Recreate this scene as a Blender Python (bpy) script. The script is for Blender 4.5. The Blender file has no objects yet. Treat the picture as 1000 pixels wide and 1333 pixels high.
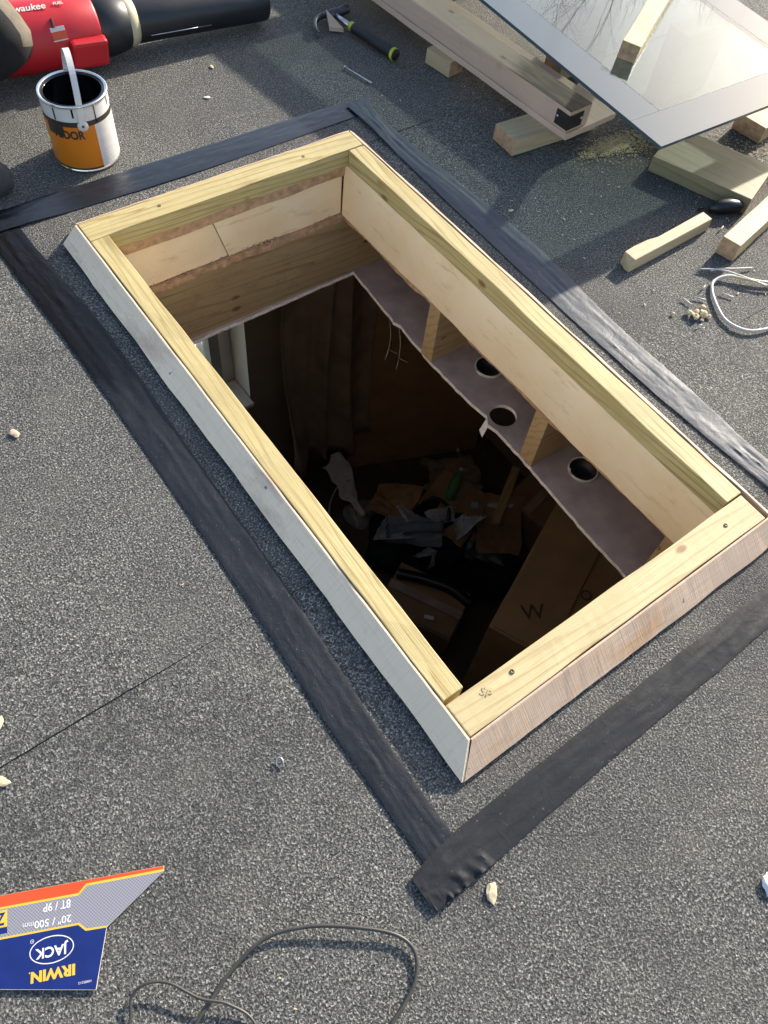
import bpy, bmesh, math, random
from mathutils import Vector, Matrix, noise as mn
R = math.radians
random.seed(7)
scene = bpy.context.scene
col = scene.collection

# ------------------------------------------------------------ camera
cam_data = bpy.data.cameras.new("camera")
cam = bpy.data.objects.new("camera", cam_data)
col.objects.link(cam)
cam.matrix_world = Matrix(((0.80525118, 0.46114844, -0.37270988, -0.43075724),
                           (-0.58683431, 0.70976367, -0.3896935, -0.16127418),
                           (0.08482938, 0.5325201, 0.84215576, 1.34048008),
                           (0, 0, 0, 1)))
cam_data.sensor_fit = 'VERTICAL'
cam_data.sensor_height = 36.0
cam_data.lens = 36.0 * 1027.91 / 1333.0
cam_data.clip_start = 0.02
cam_data.clip_end = 600
scene.camera = cam

# ------------------------------------------------------------ sky, sun, exposure
SUN_AZ, SUN_EL = 14.0, 26.0        # azimuth from +X towards +Y
world = bpy.data.worlds.new("World")
scene.world = world
world.use_nodes = True
wn = world.node_tree
bg = wn.nodes["Background"]
sky = wn.nodes.new("ShaderNodeTexSky")
sky.sky_type = 'NISHITA'
sky.sun_disc = False
sky.sun_elevation = R(SUN_EL)
sky.sun_rotation = R(90 - SUN_AZ)
sky.dust_density = 1.8
sky.ozone_density = 0.8
sky.air_density = 1.0
wn.links.new(sky.outputs[0], bg.inputs[0])
bg.inputs[1].default_value = 0.14
sd = bpy.data.lights.new("sun", 'SUN')
sd.energy = 4.0
sd.angle = R(1.4)
sd.color = (1.0, 0.91, 0.78)
sun = bpy.data.objects.new("sun", sd)
col.objects.link(sun)
sun.rotation_euler = (R(90 - SUN_EL), 0, R(90 + SUN_AZ))
sun.location = (6, 2, 5)
scene.view_settings.view_transform = 'Standard'
scene.view_settings.look = 'None'
scene.view_settings.exposure = 1.12
scene.view_settings.gamma = 1.0
scene.view_settings.use_curve_mapping = False
scene.render.engine = 'CYCLES'
scene.render.resolution_x = 768
scene.render.resolution_y = 1024
scene.cycles.max_bounces = 10
scene.cycles.diffuse_bounces = 5
scene.cycles.transparent_max_bounces = 16

# ------------------------------------------------------------ material helpers
class NT:
    def __init__(s, name):
        s.m = bpy.data.materials.new(name)
        s.m.use_nodes = True
        s.t = s.m.node_tree
        s.b = s.t.nodes["Principled BSDF"]
        s.tc = s.t.nodes.new("ShaderNodeTexCoord")
        s.oi = None
    def n(s, typ, **kw):
        nd = s.t.nodes.new(typ)
        for k, v in kw.items():
            if k.startswith('i_'):
                nd.inputs[k[2:].replace('_', ' ')].default_value = v
            else:
                setattr(nd, k, v)
        return nd
    def l(s, a, b): s.t.links.new(a, b)
    def coords(s, scale=(1, 1, 1), rand=False, which='Object'):
        mp = s.n("ShaderNodeMapping")
        mp.inputs['Scale'].default_value = scale
        s.l(s.tc.outputs[which], mp.inputs['Vector'])
        if rand:
            s.oi = s.oi or s.n("ShaderNodeObjectInfo")
            mul = s.n("ShaderNodeMath", operation='MULTIPLY')
            mul.inputs[1].default_value = 37.0
            s.l(s.oi.outputs['Random'], mul.inputs[0])
            s.l(mul.outputs[0], mp.inputs['Location'])
        return mp.outputs[0]
    def noise(s, vec, scale, detail=4, rough=0.55, dist=0.0):
        nd = s.n("ShaderNodeTexNoise")
        nd.inputs['Scale'].default_value = scale
        nd.inputs['Detail'].default_value = detail
        nd.inputs['Roughness'].default_value = rough
        nd.inputs['Distortion'].default_value = dist
        s.l(vec, nd.inputs['Vector'])
        return nd.outputs['Fac']
    def ramp(s, fac, stops):
        nd = s.n("ShaderNodeValToRGB")
        el = nd.color_ramp.elements
        while len(el) < len(stops): el.new(0.5)
        for e, (p, c) in zip(el, stops):
            e.position = p
            e.color = (c, c, c, 1) if not hasattr(c, '__len__') else (*c, 1)
        s.l(fac, nd.inputs[0])
        return nd.outputs[0]
    def mix(s, a, b, fac, blend='MIX'):
        nd = s.n("ShaderNodeMix", data_type='RGBA', blend_type=blend)
        for v, i in ((fac, 0), (a, 6), (b, 7)):
            if hasattr(v, 'is_output'): s.l(v, nd.inputs[i])
            elif i == 0: nd.inputs[0].default_value = v
            else: nd.inputs[i].default_value = (*v, 1)
        return nd.outputs[2]
    def bump(s, h, strength, dist, prev=None):
        nd = s.n("ShaderNodeBump")
        nd.inputs['Strength'].default_value = strength
        nd.inputs['Distance'].default_value = dist
        s.l(h, nd.inputs['Height'])
        if prev is not None: s.l(prev, nd.inputs['Normal'])
        return nd.outputs[0]
    def out(s, color=None, rough=None, normal=None, **kw):
        if color is not None:
            if hasattr(color, 'is_output'): s.l(color, s.b.inputs['Base Color'])
            else: s.b.inputs['Base Color'].default_value = (*color, 1)
        if rough is not None:
            if hasattr(rough, 'is_output'): s.l(rough, s.b.inputs['Roughness'])
            else: s.b.inputs['Roughness'].default_value = rough
        if normal is not None: s.l(normal, s.b.inputs['Normal'])
        for k, v in kw.items(): s.b.inputs[k.replace('_', ' ')].default_value = v
        return s.m

def plain(name, c, rough=0.6, var=0.12, nscale=30, bump=0.0, bscale=120, **kw):
    t = NT(name)
    v = t.coords(rand=True)
    f = t.noise(v, nscale, 5)
    lo = tuple(x * (1 - var) for x in c)
    hi = tuple(min(1, x * (1 + var)) for x in c)
    cc = t.ramp(f, [(0.3, lo), (0.7, hi)])
    nrm = t.bump(t.noise(v, bscale, 4), bump, 0.002) if bump else None
    return t.out(cc, rough, nrm, **kw)

def wood(name, light, dark, ring=26.0, stretch=0.07, rough=0.62, dirt=0.25, contrast=1.0, dirtcol=(0.10, 0.075, 0.05), knots=True):
    """grain runs along the object's local X"""
    t = NT(name)
    v = t.coords((stretch, 1, 1), rand=True)
    warp = t.noise(v, 9, 3, 0.5, 0.4)
    wv = t.n("ShaderNodeTexWave", wave_type='BANDS', bands_direction='DIAGONAL', wave_profile='SAW')
    wv.inputs['Scale'].default_value = ring
    wv.inputs['Distortion'].default_value = 9.0
    wv.inputs['Detail'].default_value = 2.0
    wv.inputs['Detail Scale'].default_value = 0.9
    t.l(v, wv.inputs['Vector'])
    v2 = t.coords((0.02, 1, 1), rand=True)
    fib = t.noise(v2, 420, 3, 0.6)
    mid = tuple((a * 0.6 + b * 0.4) for a, b in zip(light, dark))
    c = t.ramp(wv.outputs['Fac'], [(0.0, light), (0.62, light), (0.9, mid if contrast < 1 else dark), (1.0, light)])
    c = t.mix(c, dark, t.ramp(fib, [(0.48, 0.0), (0.68, 0.75)]))
    big = t.noise(t.coords((0.35, 1, 1), rand=True), 11, 4, 0.6)
    c = t.mix(c, mid, t.ramp(big, [(0.42, 0.0), (0.66, 0.8)]))
    if knots:
        vo = t.n("ShaderNodeTexVoronoi", feature='F1')
        vo.inputs['Scale'].default_value = 7.0
        t.l(t.coords((0.55, 1, 1), rand=True), vo.inputs['Vector'])
        k = t.ramp(vo.outputs['Distance'], [(0.045, 0.9), (0.075, 0.0)])
        c = t.mix(c, (dark[0] * 0.6, dark[1] * 0.45, dark[2] * 0.4), k)
    dn = t.noise(t.coords((1, 1, 1), rand=True), 23, 6, 0.7)
    c = t.mix(c, dirtcol, t.ramp(dn, [(0.55, 0.0), (0.8, dirt)]))
    b = t.bump(fib, 0.45, 0.0014)
    b = t.bump(wv.outputs['Fac'], 0.15, 0.001, b)
    return t.out(c, rough, b)

def rough_fillet(m, stain):
    """saw marks, a few stains and dark nicks on sawn boards"""
    nt = m.node_tree; N = nt.nodes.new
    b = nt.nodes["Principled BSDF"]
    old = b.inputs['Base Color'].links[0].from_socket
    tc = N("ShaderNodeTexCoord")
    def nz(scale, sc, det):
        mp = N("ShaderNodeMapping"); mp.inputs['Scale'].default_value = sc; nt.links.new(tc.outputs['Object'], mp.inputs[0])
        n = N("ShaderNodeTexNoise"); n.inputs['Scale'].default_value = scale; n.inputs['Detail'].default_value = det; n.inputs['Roughness'].default_value = 0.65
        nt.links.new(mp.outputs[0], n.inputs['Vector']); return n.outputs[0]
    def mixin(old, colr, fac, lo, hi, amt):
        r = N("ShaderNodeMapRange"); r.inputs[1].default_value = lo; r.inputs[2].default_value = hi; r.inputs[4].default_value = amt
        nt.links.new(fac, r.inputs[0])
        mx = N("ShaderNodeMix"); mx.data_type = 'RGBA'; mx.inputs[7].default_value = (*colr, 1)
        nt.links.new(r.outputs[0], mx.inputs[0]); nt.links.new(old, mx.inputs[6]); return mx.outputs[2]
    c = mixin(old, stain, nz(6.0, (0.6, 1.6, 1.6), 5), 0.58, 0.72, 0.55)
    c = mixin(c, tuple(x * 0.75 for x in stain), nz(38.0, (0.25, 1, 1), 4), 0.60, 0.74, 0.40)
    c = mixin(c, (0.08, 0.05, 0.035), nz(48.0, (1, 1, 1), 2), 0.735, 0.76, 0.75)
    saw = nz(1.0, (260, 6, 6), 2)
    c = mixin(c, stain, saw, 0.5, 0.75, 0.14)
    nt.links.new(c, b.inputs['Base Color'])
    bp = N("ShaderNodeBump"); bp.inputs['Strength'].default_value = 0.35; bp.inputs['Distance'].default_value = 0.0015
    nt.links.new(saw, bp.inputs['Height']); nt.links.new(b.inputs['Normal'].links[0].from_socket, bp.inputs['Normal']); nt.links.new(bp.outputs[0], b.inputs['Normal'])

# ------------------------------------------------------------ materials
def felt_mat():
    t = NT("mineral_felt")
    v = t.coords()
    n1 = t.noise(v, 260, 2.0, 0.62, 0.35)
    vo = t.n("ShaderNodeTexVoronoi", feature='F1')
    vo.inputs['Scale'].default_value = 330
    t.l(v, vo.inputs['Vector'])
    sep = t.n("ShaderNodeSeparateColor")
    t.l(vo.outputs['Color'], sep.inputs[0])
    c = t.ramp(n1, [(0.30, (0.0110, 0.0116, 0.0123)), (0.46, (0.0424, 0.0431, 0.0403)), (0.57, (0.1300, 0.1286, 0.1157)), (0.68, (0.4500, 0.4420, 0.3950))])
    gran = t.ramp(sep.outputs[0], [(0.0, (0.0137, 0.0137, 0.0150)), (0.35, (0.0513, 0.0520, 0.0507)), (0.7, (0.1094, 0.1060, 0.0975)), (1.0, (0.2873, 0.2804, 0.2502))])
    c = t.mix(c, gran, 0.30)
    # wear: dusty and darker areas
    big = t.noise(v, 2.3, 5, 0.6)
    c = t.mix(c, (0.0376, 0.0376, 0.0390), t.ramp(big, [(0.46, 0.0), (0.72, 0.62)]))
    big2 = t.noise(t.coords((1, 1.4, 1)), 5.5, 6, 0.65)
    c = t.mix(c, (0.1436, 0.1334, 0.1105), t.ramp(big2, [(0.48, 0.0), (0.72, 0.34)]))
    fine = t.noise(v, 24, 4, 0.6)
    c = t.mix(c, (0.0274, 0.0274, 0.0292), t.ramp(fine, [(0.56, 0.0), (0.8, 0.35)]))
    # bald spots where granules have gone, and brownish dirt
    bald = t.noise(v, 60, 5, 0.7)
    c = t.mix(c, (0.017, 0.017, 0.018), t.ramp(bald, [(0.66, 0.0), (0.72, 0.75)]))
    dirt = t.noise(t.coords((1.3, 0.8, 1)), 8.5, 7, 0.75)
    c = t.mix(c, (0.115, 0.098, 0.070), t.ramp(dirt, [(0.60, 0.0), (0.74, 0.38)]))
    c = t.mix(c, (0.30, 0.285, 0.25), t.ramp(t.noise(v, 130, 2, 0.5), [(0.74, 0.0), (0.78, 0.8)]))
    b = t.bump(n1, 0.75, 0.0035)
    b = t.bump(vo.outputs['Distance'], 0.5, 0.002, b)
    b = t.bump(big2, 0.12, 0.03, b)
    return t.out(c, 0.82, b, Specular_IOR_Level=0.35)

def tape_mat(name, base, rough, wrinkle, coat=None, spec=0.25):
    t = NT(name)
    w = t.noise(t.coords((22, 40, 20)), 1.0, 4, 0.6, 1.2)
    w2 = t.noise(t.coords(), 40, 4, 0.6)
    sp = t.noise(t.coords((1, 2, 1)), 9, 6, 0.7)
    c = t.ramp(sp, [(0.35, tuple(x * 0.85 for x in base)), (0.62, base), (0.82, tuple(min(1, x * 1.7) for x in base))])
    grit = t.noise(t.coords(), 150, 3, 0.6)
    c = t.mix(c, (0.16, 0.155, 0.145), t.ramp(grit, [(0.69, 0.0), (0.74, 0.6)]))
    dust = t.noise(t.coords((1.5, 4, 1)), 14, 6, 0.75)
    c = t.mix(c, tuple(x * 2.6 for x in base), t.ramp(dust, [(0.56, 0.0), (0.75, 0.55)]))
    rr = t.ramp(sp, [(0.3, rough * 0.85), (0.75, rough * 1.35)])
    b = t.bump(w, wrinkle, 0.004)
    b = t.bump(t.noise(t.coords((25, 25, 1)), 1.0, 5, 0.65, 1.5), wrinkle * 1.2, 0.006, b)
    b = t.bump(w2, wrinkle * 0.5, 0.003, b)
    if coat:            # brushed-on black bitumen paint along the first stretch, with a torn edge
        sx = t.n("ShaderNodeSeparateXYZ"); t.l(t.coords(), sx.inputs[0])
        nz = t.noise(t.coords((3, 12, 1)), 2.0, 5, 0.65)
        ad = t.n("ShaderNodeMath", operation='MULTIPLY_ADD'); ad.inputs[1].default_value = coat[1]
        t.l(nz, ad.inputs[0]); t.l(sx.outputs['X'], ad.inputs[2])
        k = t.ramp(ad.outputs[0], [(coat[0], 1.0), (coat[0] + 0.05 + 0.25 * coat[1], 0.0)])
        c = t.mix(c, (0.0055, 0.0055, 0.006), k)
        rr = t.mix(rr, (0.22, 0.22, 0.22), k)
    return t.out(c, rr, b, Specular_IOR_Level=spec)

M = {}
M['felt'] = felt_mat()
M['felt_edge'] = plain("felt_edge", (0.012, 0.012, 0.013), 0.8)
M['tape'] = tape_mat("bitumen_tape", (0.012, 0.014, 0.018), 0.62, 0.14)
M['tape_left'] = tape_mat("bitumen_tape_painted", (0.012, 0.015, 0.021), 0.46, 0.18, (0.85, 0.5))
M['tape_far'] = tape_mat("bitumen_tape_gloss", (0.013, 0.017, 0.024), 0.30, 0.10, (0.14, 0.2), 0.5)
M['tape_wrinkled'] = tape_mat("bitumen_tape_wrinkled", (0.050, 0.061, 0.076), 0.56, 0.24, None, 0.45)
M['pine'] = wood("treated_pine", (0.490, 0.402, 0.186), (0.285, 0.205, 0.066), ring=30, dirt=0.16)
M['pine2'] = wood("treated_pine_pale", (0.496, 0.408, 0.216), (0.368, 0.280, 0.128), ring=24, dirt=0.15)
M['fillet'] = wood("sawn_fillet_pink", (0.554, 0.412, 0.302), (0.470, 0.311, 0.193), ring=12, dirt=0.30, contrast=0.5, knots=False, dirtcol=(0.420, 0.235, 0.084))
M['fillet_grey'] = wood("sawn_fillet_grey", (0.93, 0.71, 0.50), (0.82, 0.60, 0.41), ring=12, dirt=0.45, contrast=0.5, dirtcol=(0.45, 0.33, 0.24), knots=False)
rough_fillet(M['fillet'], (0.46, 0.23, 0.07))
rough_fillet(M['fillet_grey'], (0.42, 0.24, 0.17))
M['oldjoist'] = wood("old_joist", (0.368, 0.276, 0.148), (0.240, 0.160, 0.072), ring=20, dirt=0.55, dirtcol=(0.128, 0.088, 0.048))
M['stub'] = wood("cut_joist", (0.480, 0.344, 0.184), (0.352, 0.232, 0.104), ring=20, dirt=0.3)
M['osb'] = plain("deck_edge", (0.44, 0.28, 0.16), 0.8, 0.32, 60, 0.6, 90)
M['pink'] = wood("planed_pink", (0.595, 0.433, 0.332), (0.476, 0.315, 0.212), ring=10, dirt=0.25, contrast=0.5)
M['weathered'] = wood("weathered_face", (0.36, 0.25, 0.17), (0.20, 0.13, 0.09), ring=14, dirt=0.8, dirtcol=(0.05, 0.035, 0.03))
M['pink_weathered'] = wood("planed_pink_weathered_top", (0.560, 0.408, 0.312), (0.448, 0.296, 0.200), ring=10, dirt=0.25, contrast=0.5)
def weather_top():
    m = M['pink_weathered']; nt = m.node_tree; N = nt.nodes.new
    b = nt.nodes["Principled BSDF"]
    old = b.inputs['Base Color'].links[0].from_socket
    tc = N("ShaderNodeTexCoord"); sx = N("ShaderNodeSeparateXYZ"); nt.links.new(tc.outputs['Object'], sx.inputs[0])
    mp = N("ShaderNodeMapping"); mp.inputs['Scale'].default_value = (6, 40, 1); nt.links.new(tc.outputs['Object'], mp.inputs[0])
    no = N("ShaderNodeTexNoise"); no.inputs['Scale'].default_value = 1.0; no.inputs['Detail'].default_value = 5; nt.links.new(mp.outputs[0], no.inputs['Vector'])
    ad = N("ShaderNodeMath"); ad.operation = 'MULTIPLY_ADD'; ad.inputs[1].default_value = 0.16; nt.links.new(no.outputs[0], ad.inputs[0]); nt.links.new(sx.outputs[0], ad.inputs[2])
    k1 = N("ShaderNodeMapRange"); k1.inputs[1].default_value = -0.40; k1.inputs[2].default_value = -0.46; nt.links.new(ad.outputs[0], k1.inputs[0])
    k2 = N("ShaderNodeMapRange"); k2.inputs[1].default_value = 0.0285; k2.inputs[2].default_value = 0.0300; nt.links.new(sx.outputs[2], k2.inputs[0])
    mu = N("ShaderNodeMath"); mu.operation = 'MULTIPLY'; nt.links.new(k1.outputs[0], mu.inputs[0]); nt.links.new(k2.outputs[0], mu.inputs[1])
    rp_ = N("ShaderNodeValToRGB"); nt.links.new(no.outputs[0], rp_.inputs[0])
    rp_.color_ramp.elements[0].position = 0.3; rp_.color_ramp.elements[0].color = (0.05, 0.03, 0.022, 1)
    rp_.color_ramp.elements[1].position = 0.7; rp_.color_ramp.elements[1].color = (0.30, 0.19, 0.12, 1)
    mx = N("ShaderNodeMix"); mx.data_type = 'RGBA'; nt.links.new(mu.outputs[0], mx.inputs[0]); nt.links.new(old, mx.inputs[6]); nt.links.new(rp_.outputs[0], mx.inputs[7])
    nt.links.new(mx.outputs[2], b.inputs['Base Color'])
weather_top()
M['block'] = wood("offcut_block", (0.496, 0.384, 0.232), (0.400, 0.280, 0.136), ring=24, dirt=0.2)
M['endgrain'] = plain("end_grain", (0.44, 0.27, 0.15), 0.75, 0.3, 60, 0.4, 150)
M['green_pine'] = wood("green_treated_board", (0.273, 0.229, 0.124), (0.205, 0.155, 0.068), ring=18, dirt=0.3)

def pir_mat():
    t = NT("foam_insulation")
    v = t.coords(rand=True)
    a = t.noise(v, 6, 5, 0.6)
    c = t.ramp(a, [(0.3, (0.80, 0.62, 0.37)), (0.55, (0.85, 0.69, 0.45)), (0.8, (0.88, 0.75, 0.55))])
    sc = t.noise(t.coords((0.25, 1, 1), rand=True), 34, 5, 0.7)
    c = t.mix(c, (0.47, 0.32, 0.16), t.ramp(sc, [(0.57, 0.0), (0.76, 0.7)]))
    pit = t.noise(v, 70, 4, 0.7)
    c = t.mix(c, (0.30, 0.20, 0.10), t.ramp(pit, [(0.68, 0.0), (0.76, 0.6)]))
    b = t.bump(t.noise(v, 90, 4), 0.3, 0.002)
    b = t.bump(sc, 0.2, 0.004, b)
    return t.out(c, 0.75, b)
M['pir'] = pir_mat()
M['paper'] = plain("board_paper", (0.376, 0.300, 0.268), 0.85, 0.22, 14, 0.25, 200)
M['gypsum'] = plain("gypsum_core", (0.80, 0.74, 0.68), 0.9, 0.2, 70, 0.8, 90)
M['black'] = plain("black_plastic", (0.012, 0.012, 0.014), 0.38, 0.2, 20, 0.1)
M['blackmetal'] = plain("black_steel", (0.025, 0.025, 0.027), 0.45, 0.4, 60, 0.1, Metallic=0.3)
M['steel'] = plain("bright_steel", (0.55, 0.55, 0.56), 0.32, 0.2, 60, Metallic=1.0)
M['darksteel'] = plain("dark_steel", (0.10, 0.10, 0.11), 0.42, 0.4, 50, 0.1, Metallic=0.7)
M['screw'] = plain("screw_steel", (0.13, 0.10, 0.06), 0.5, 0.3, 60, Metallic=0.6)
M['tinwhite'] = plain("tin_white", (0.592, 0.568, 0.544), 0.35, 0.06, 25)
M['tinsilver'] = plain("tin_rim", (0.72, 0.72, 0.70), 0.22, 0.1, 30, Metallic=1.0)
M['orange'] = plain("label_orange", (0.576, 0.168, 0.006), 0.42, 0.08, 12)
M['labelwhite'] = plain("label_white", (0.576, 0.552, 0.528), 0.5, 0.06, 60)
M['cardprint'] = plain("faded_black_print", (0.11, 0.068, 0.038), 0.7, 0.3, 40)
M['labeldark'] = plain("label_dark", (0.035, 0.025, 0.02), 0.45, 0.2, 30)
M['tar'] = plain("black_bitumen_paint", (0.004, 0.004, 0.005), 0.08, 0.2, 20)
M['red'] = plain("red_plastic", (0.448, 0.010, 0.018), 0.42, 0.1, 10, 0.05)
M['grey_plastic'] = plain("dark_grey_plastic", (0.018, 0.019, 0.021), 0.42, 0.25, 12, 0.08)
M['creamplastic'] = plain("cream_plastic", (0.50, 0.44, 0.29), 0.4, 0.1)
M['lime'] = plain("lime_rubber", (0.46, 0.48, 0.03), 0.55, 0.15)
M['rubber'] = plain("black_rubber_grip", (0.014, 0.014, 0.015), 0.6, 0.2, 40, 0.2)
M['whitecable'] = plain("white_cable_sheath", (0.496, 0.464, 0.424), 0.45, 0.12, 40)
M['blackcable'] = plain("dark_cable_sheath", (0.045, 0.043, 0.038), 0.42, 0.25, 30)
M['foam'] = plain("foam_crumb", (0.576, 0.464, 0.272), 0.9, 0.2, 90, 0.6)
M['chip'] = plain("wood_chip", (0.560, 0.456, 0.288), 0.8, 0.2, 60)
M['khaki'] = plain("khaki_canvas", (0.135, 0.115, 0.085), 0.9, 0.2, 30, 0.5, 500)
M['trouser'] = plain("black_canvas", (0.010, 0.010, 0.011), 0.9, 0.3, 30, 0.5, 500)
M['boot'] = plain("worn_boot", (0.035, 0.036, 0.038), 0.75, 0.3, 30, 0.4)
M['skin'] = plain("skin", (0.52, 0.32, 0.23), 0.5, 0.08)
M['hair'] = plain("hair_dark", (0.03, 0.02, 0.014), 0.6, 0.3, 200, 0.5)
M['cardblue'] = plain("print_blue", (0.006, 0.018, 0.125), 0.38, 0.15, 30)
M['cardred'] = plain("print_red", (0.544, 0.068, 0.016), 0.42, 0.06, 8)
M['cardyellow'] = plain("print_yellow", (0.640, 0.416, 0.040), 0.42, 0.05, 8)
M['cardwhite'] = plain("print_white", (0.640, 0.640, 0.640), 0.42, 0.04, 8)
M['cardpaper'] = plain("card_edge", (0.62, 0.58, 0.50), 0.8, 0.1)
def cardgrey():
    t = NT("print_grey_mesh")
    ck = t.n("ShaderNodeTexChecker")
    ck.inputs['Scale'].default_value = 420
    t.l(t.coords(), ck.inputs['Vector'])
    c = t.mix((0.16, 0.16, 0.185), (0.27, 0.27, 0.305), ck.outputs['Fac'])
    return t.out(c, 0.42)
M['cardgrey'] = cardgrey()
M['cardboard'] = plain("cardboard", (0.42, 0.25, 0.12), 0.85, 0.15, 6, 0.2, 150)
M['cardboard_dark'] = plain("cardboard_brown", (0.27, 0.155, 0.08), 0.85, 0.2, 6, 0.2, 150)
M['fabric'] = plain("brown_dust_sheet", (0.34, 0.25, 0.175), 0.95, 0.2, 8, 0.4, 300)
M['poly'] = plain("grey_polythene", (0.42, 0.42, 0.44), 0.3, 0.2, 12, 0.2)
M['paperwhite'] = plain("crumpled_paper", (0.62, 0.60, 0.56), 0.8, 0.1, 20, 0.3)
M['greenplastic'] = plain("green_bottle_plastic", (0.10, 0.24, 0.08), 0.4, 0.15)
M['bluegrey'] = plain("slate_plastic", (0.16, 0.18, 0.22), 0.5, 0.2)
M['wallpaint'] = plain("room_wall_paint", (0.30, 0.24, 0.18), 0.9, 0.1, 5)
M['roomfloor'] = plain("room_floor_boards", (0.10, 0.07, 0.045), 0.7, 0.3, 6)
M['upvc'] = plain("white_upvc", (0.80, 0.76, 0.68), 0.4, 0.05, 8)
M['upvc_grey'] = plain("grey_gasket_frame", (0.35, 0.34, 0.33), 0.45, 0.08, 8)
M['render'] = plain("wall_render", (0.42, 0.38, 0.33), 0.9, 0.12, 9, 0.4)
M['gravel'] = plain("garden_ground", (0.20, 0.19, 0.15), 0.95, 0.6, 9, 0.8, 30)
M['bark'] = plain("bare_bark", (0.07, 0.055, 0.045), 0.9, 0.3, 40)
M['sawdust'] = plain("sawdust", (0.46, 0.37, 0.20), 0.95, 0.25, 90, 0.8, 200)
M['pencil'] = plain("pencil_grey", (0.44, 0.36, 0.20), 0.7)

def glass_clear(name, refl, tint):
    t = NT(name)
    g = t.n("ShaderNodeBsdfGlossy"); g.inputs['Roughness'].default_value = 0.015
    g.inputs['Color'].default_value = (0.93, 0.97, 1.0, 1)
    tr = t.n("ShaderNodeBsdfTransparent"); tr.inputs['Color'].default_value = (*tint, 1)
    mx = t.n("ShaderNodeMixShader")
    lw = t.n("ShaderNodeLayerWeight"); lw.inputs['Blend'].default_value = 0.5
    pw = t.n("ShaderNodeMath", operation='POWER'); pw.inputs[1].default_value = 5.0
    t.l(lw.outputs['Facing'], pw.inputs[0])
    ad = t.n("ShaderNodeMath", operation='ADD', use_clamp=True); ad.inputs[1].default_value = refl
    t.l(pw.outputs[0], ad.inputs[0])
    t.l(ad.outputs[0], mx.inputs[0]); t.l(tr.outputs[0], mx.inputs[1]); t.l(g.outputs[0], mx.inputs[2])
    t.l(mx.outputs[0], t.t.nodes['Material Output'].inputs['Surface'])
    return t.m
M['glass'] = glass_clear("coated_glass", 0.04, (0.50, 0.56, 0.56))
M['glass_plain'] = glass_clear("window_glass", 0.02, (0.92, 0.95, 0.94))
M['frit'] = plain("grey_ceramic_border", (0.055, 0.082, 0.100), 0.08, 0.03, 6, IOR=1.36)
M['unit_edge'] = plain("unit_edge_seal", (0.02, 0.02, 0.022), 0.5)

# ------------------------------------------------------------ mesh helpers
def link(name, me, mat, parent=None, smooth=False):
    o = bpy.data.objects.new(name, me)
    col.objects.link(o)
    mats = mat if isinstance(mat, (list, tuple)) else [mat]
    if not me.materials:
        for m in mats: me.materials.append(m)
    if smooth:
        for p in me.polygons: p.use_smooth = True
    if parent is not None: o.parent = parent
    return o
def pydata(name, v, f, mat, parent=None, smooth=False):
    me = bpy.data.meshes.new(name)
    me.from_pydata([tuple(p) for p in v], [], f)
    me.update()
    return link(name, me, mat, parent, smooth)
def from_bm(name, bm, mat, parent=None, smooth=False):
    me = bpy.data.meshes.new(name)
    bm.normal_update()
    bm.to_mesh(me); bm.free()
    return link(name, me, mat, parent, smooth)
def tag(o, label, cat, group=None):
    o['label'] = label; o['category'] = cat
    if group: o['group'] = group
    return o
def struct(o):
    o['kind'] = 'structure'; return o
def empty(name, loc=(0, 0, 0), rz=0.0):
    o = bpy.data.objects.new(name, None)
    col.objects.link(o); o.location = loc; o.rotation_euler = (0, 0, rz)
    o.empty_display_size = 0.05
    return o
def place(o, loc=(0, 0, 0), rot=(0, 0, 0)):
    o.location = loc; o.rotation_euler = rot; return o

def box_bm(sx, sy, sz, bevel=0.0015, cuts=0, jitter=0.0, seed=0, base=False):
    """box with its long axis subdivided and gently uneven edges"""
    bm = bmesh.new()
    bmesh.ops.create_cube(bm, size=1.0)
    bmesh.ops.scale(bm, vec=(sx, sy, sz), verts=bm.verts)
    if base: bmesh.ops.translate(bm, vec=(0, 0, sz / 2), verts=bm.verts)
    if bevel: bmesh.ops.bevel(bm, geom=list(bm.edges), offset=bevel, segments=2, affect='EDGES', profile=0.6)
    if cuts:
        for k in range(1, cuts):
            x = -sx / 2 + sx * k / cuts
            bmesh.ops.bisect_plane(bm, geom=list(bm.verts) + list(bm.edges) + list(bm.faces), plane_co=(x, 0, 0), plane_no=(1, 0, 0))
    if jitter:
        for v in bm.verts:
            p = Vector((v.co.x * 9 + seed * 5.3, v.co.y * 25, v.co.z * 25))
            v.co.y += (mn.noise(p)) * jitter
            v.co.z += (mn.noise(p + Vector((9, 3, 7)))) * jitter
    return bm
def board(name, size, mat, parent=None, loc=(0, 0, 0), rot=(0, 0, 0), bevel=0.0015, cuts=10, jitter=0.0012, seed=1, base=False):
    o = from_bm(name, box_bm(*size, bevel, cuts, jitter, seed, base), mat, parent)
    return place(o, loc, rot)

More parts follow.
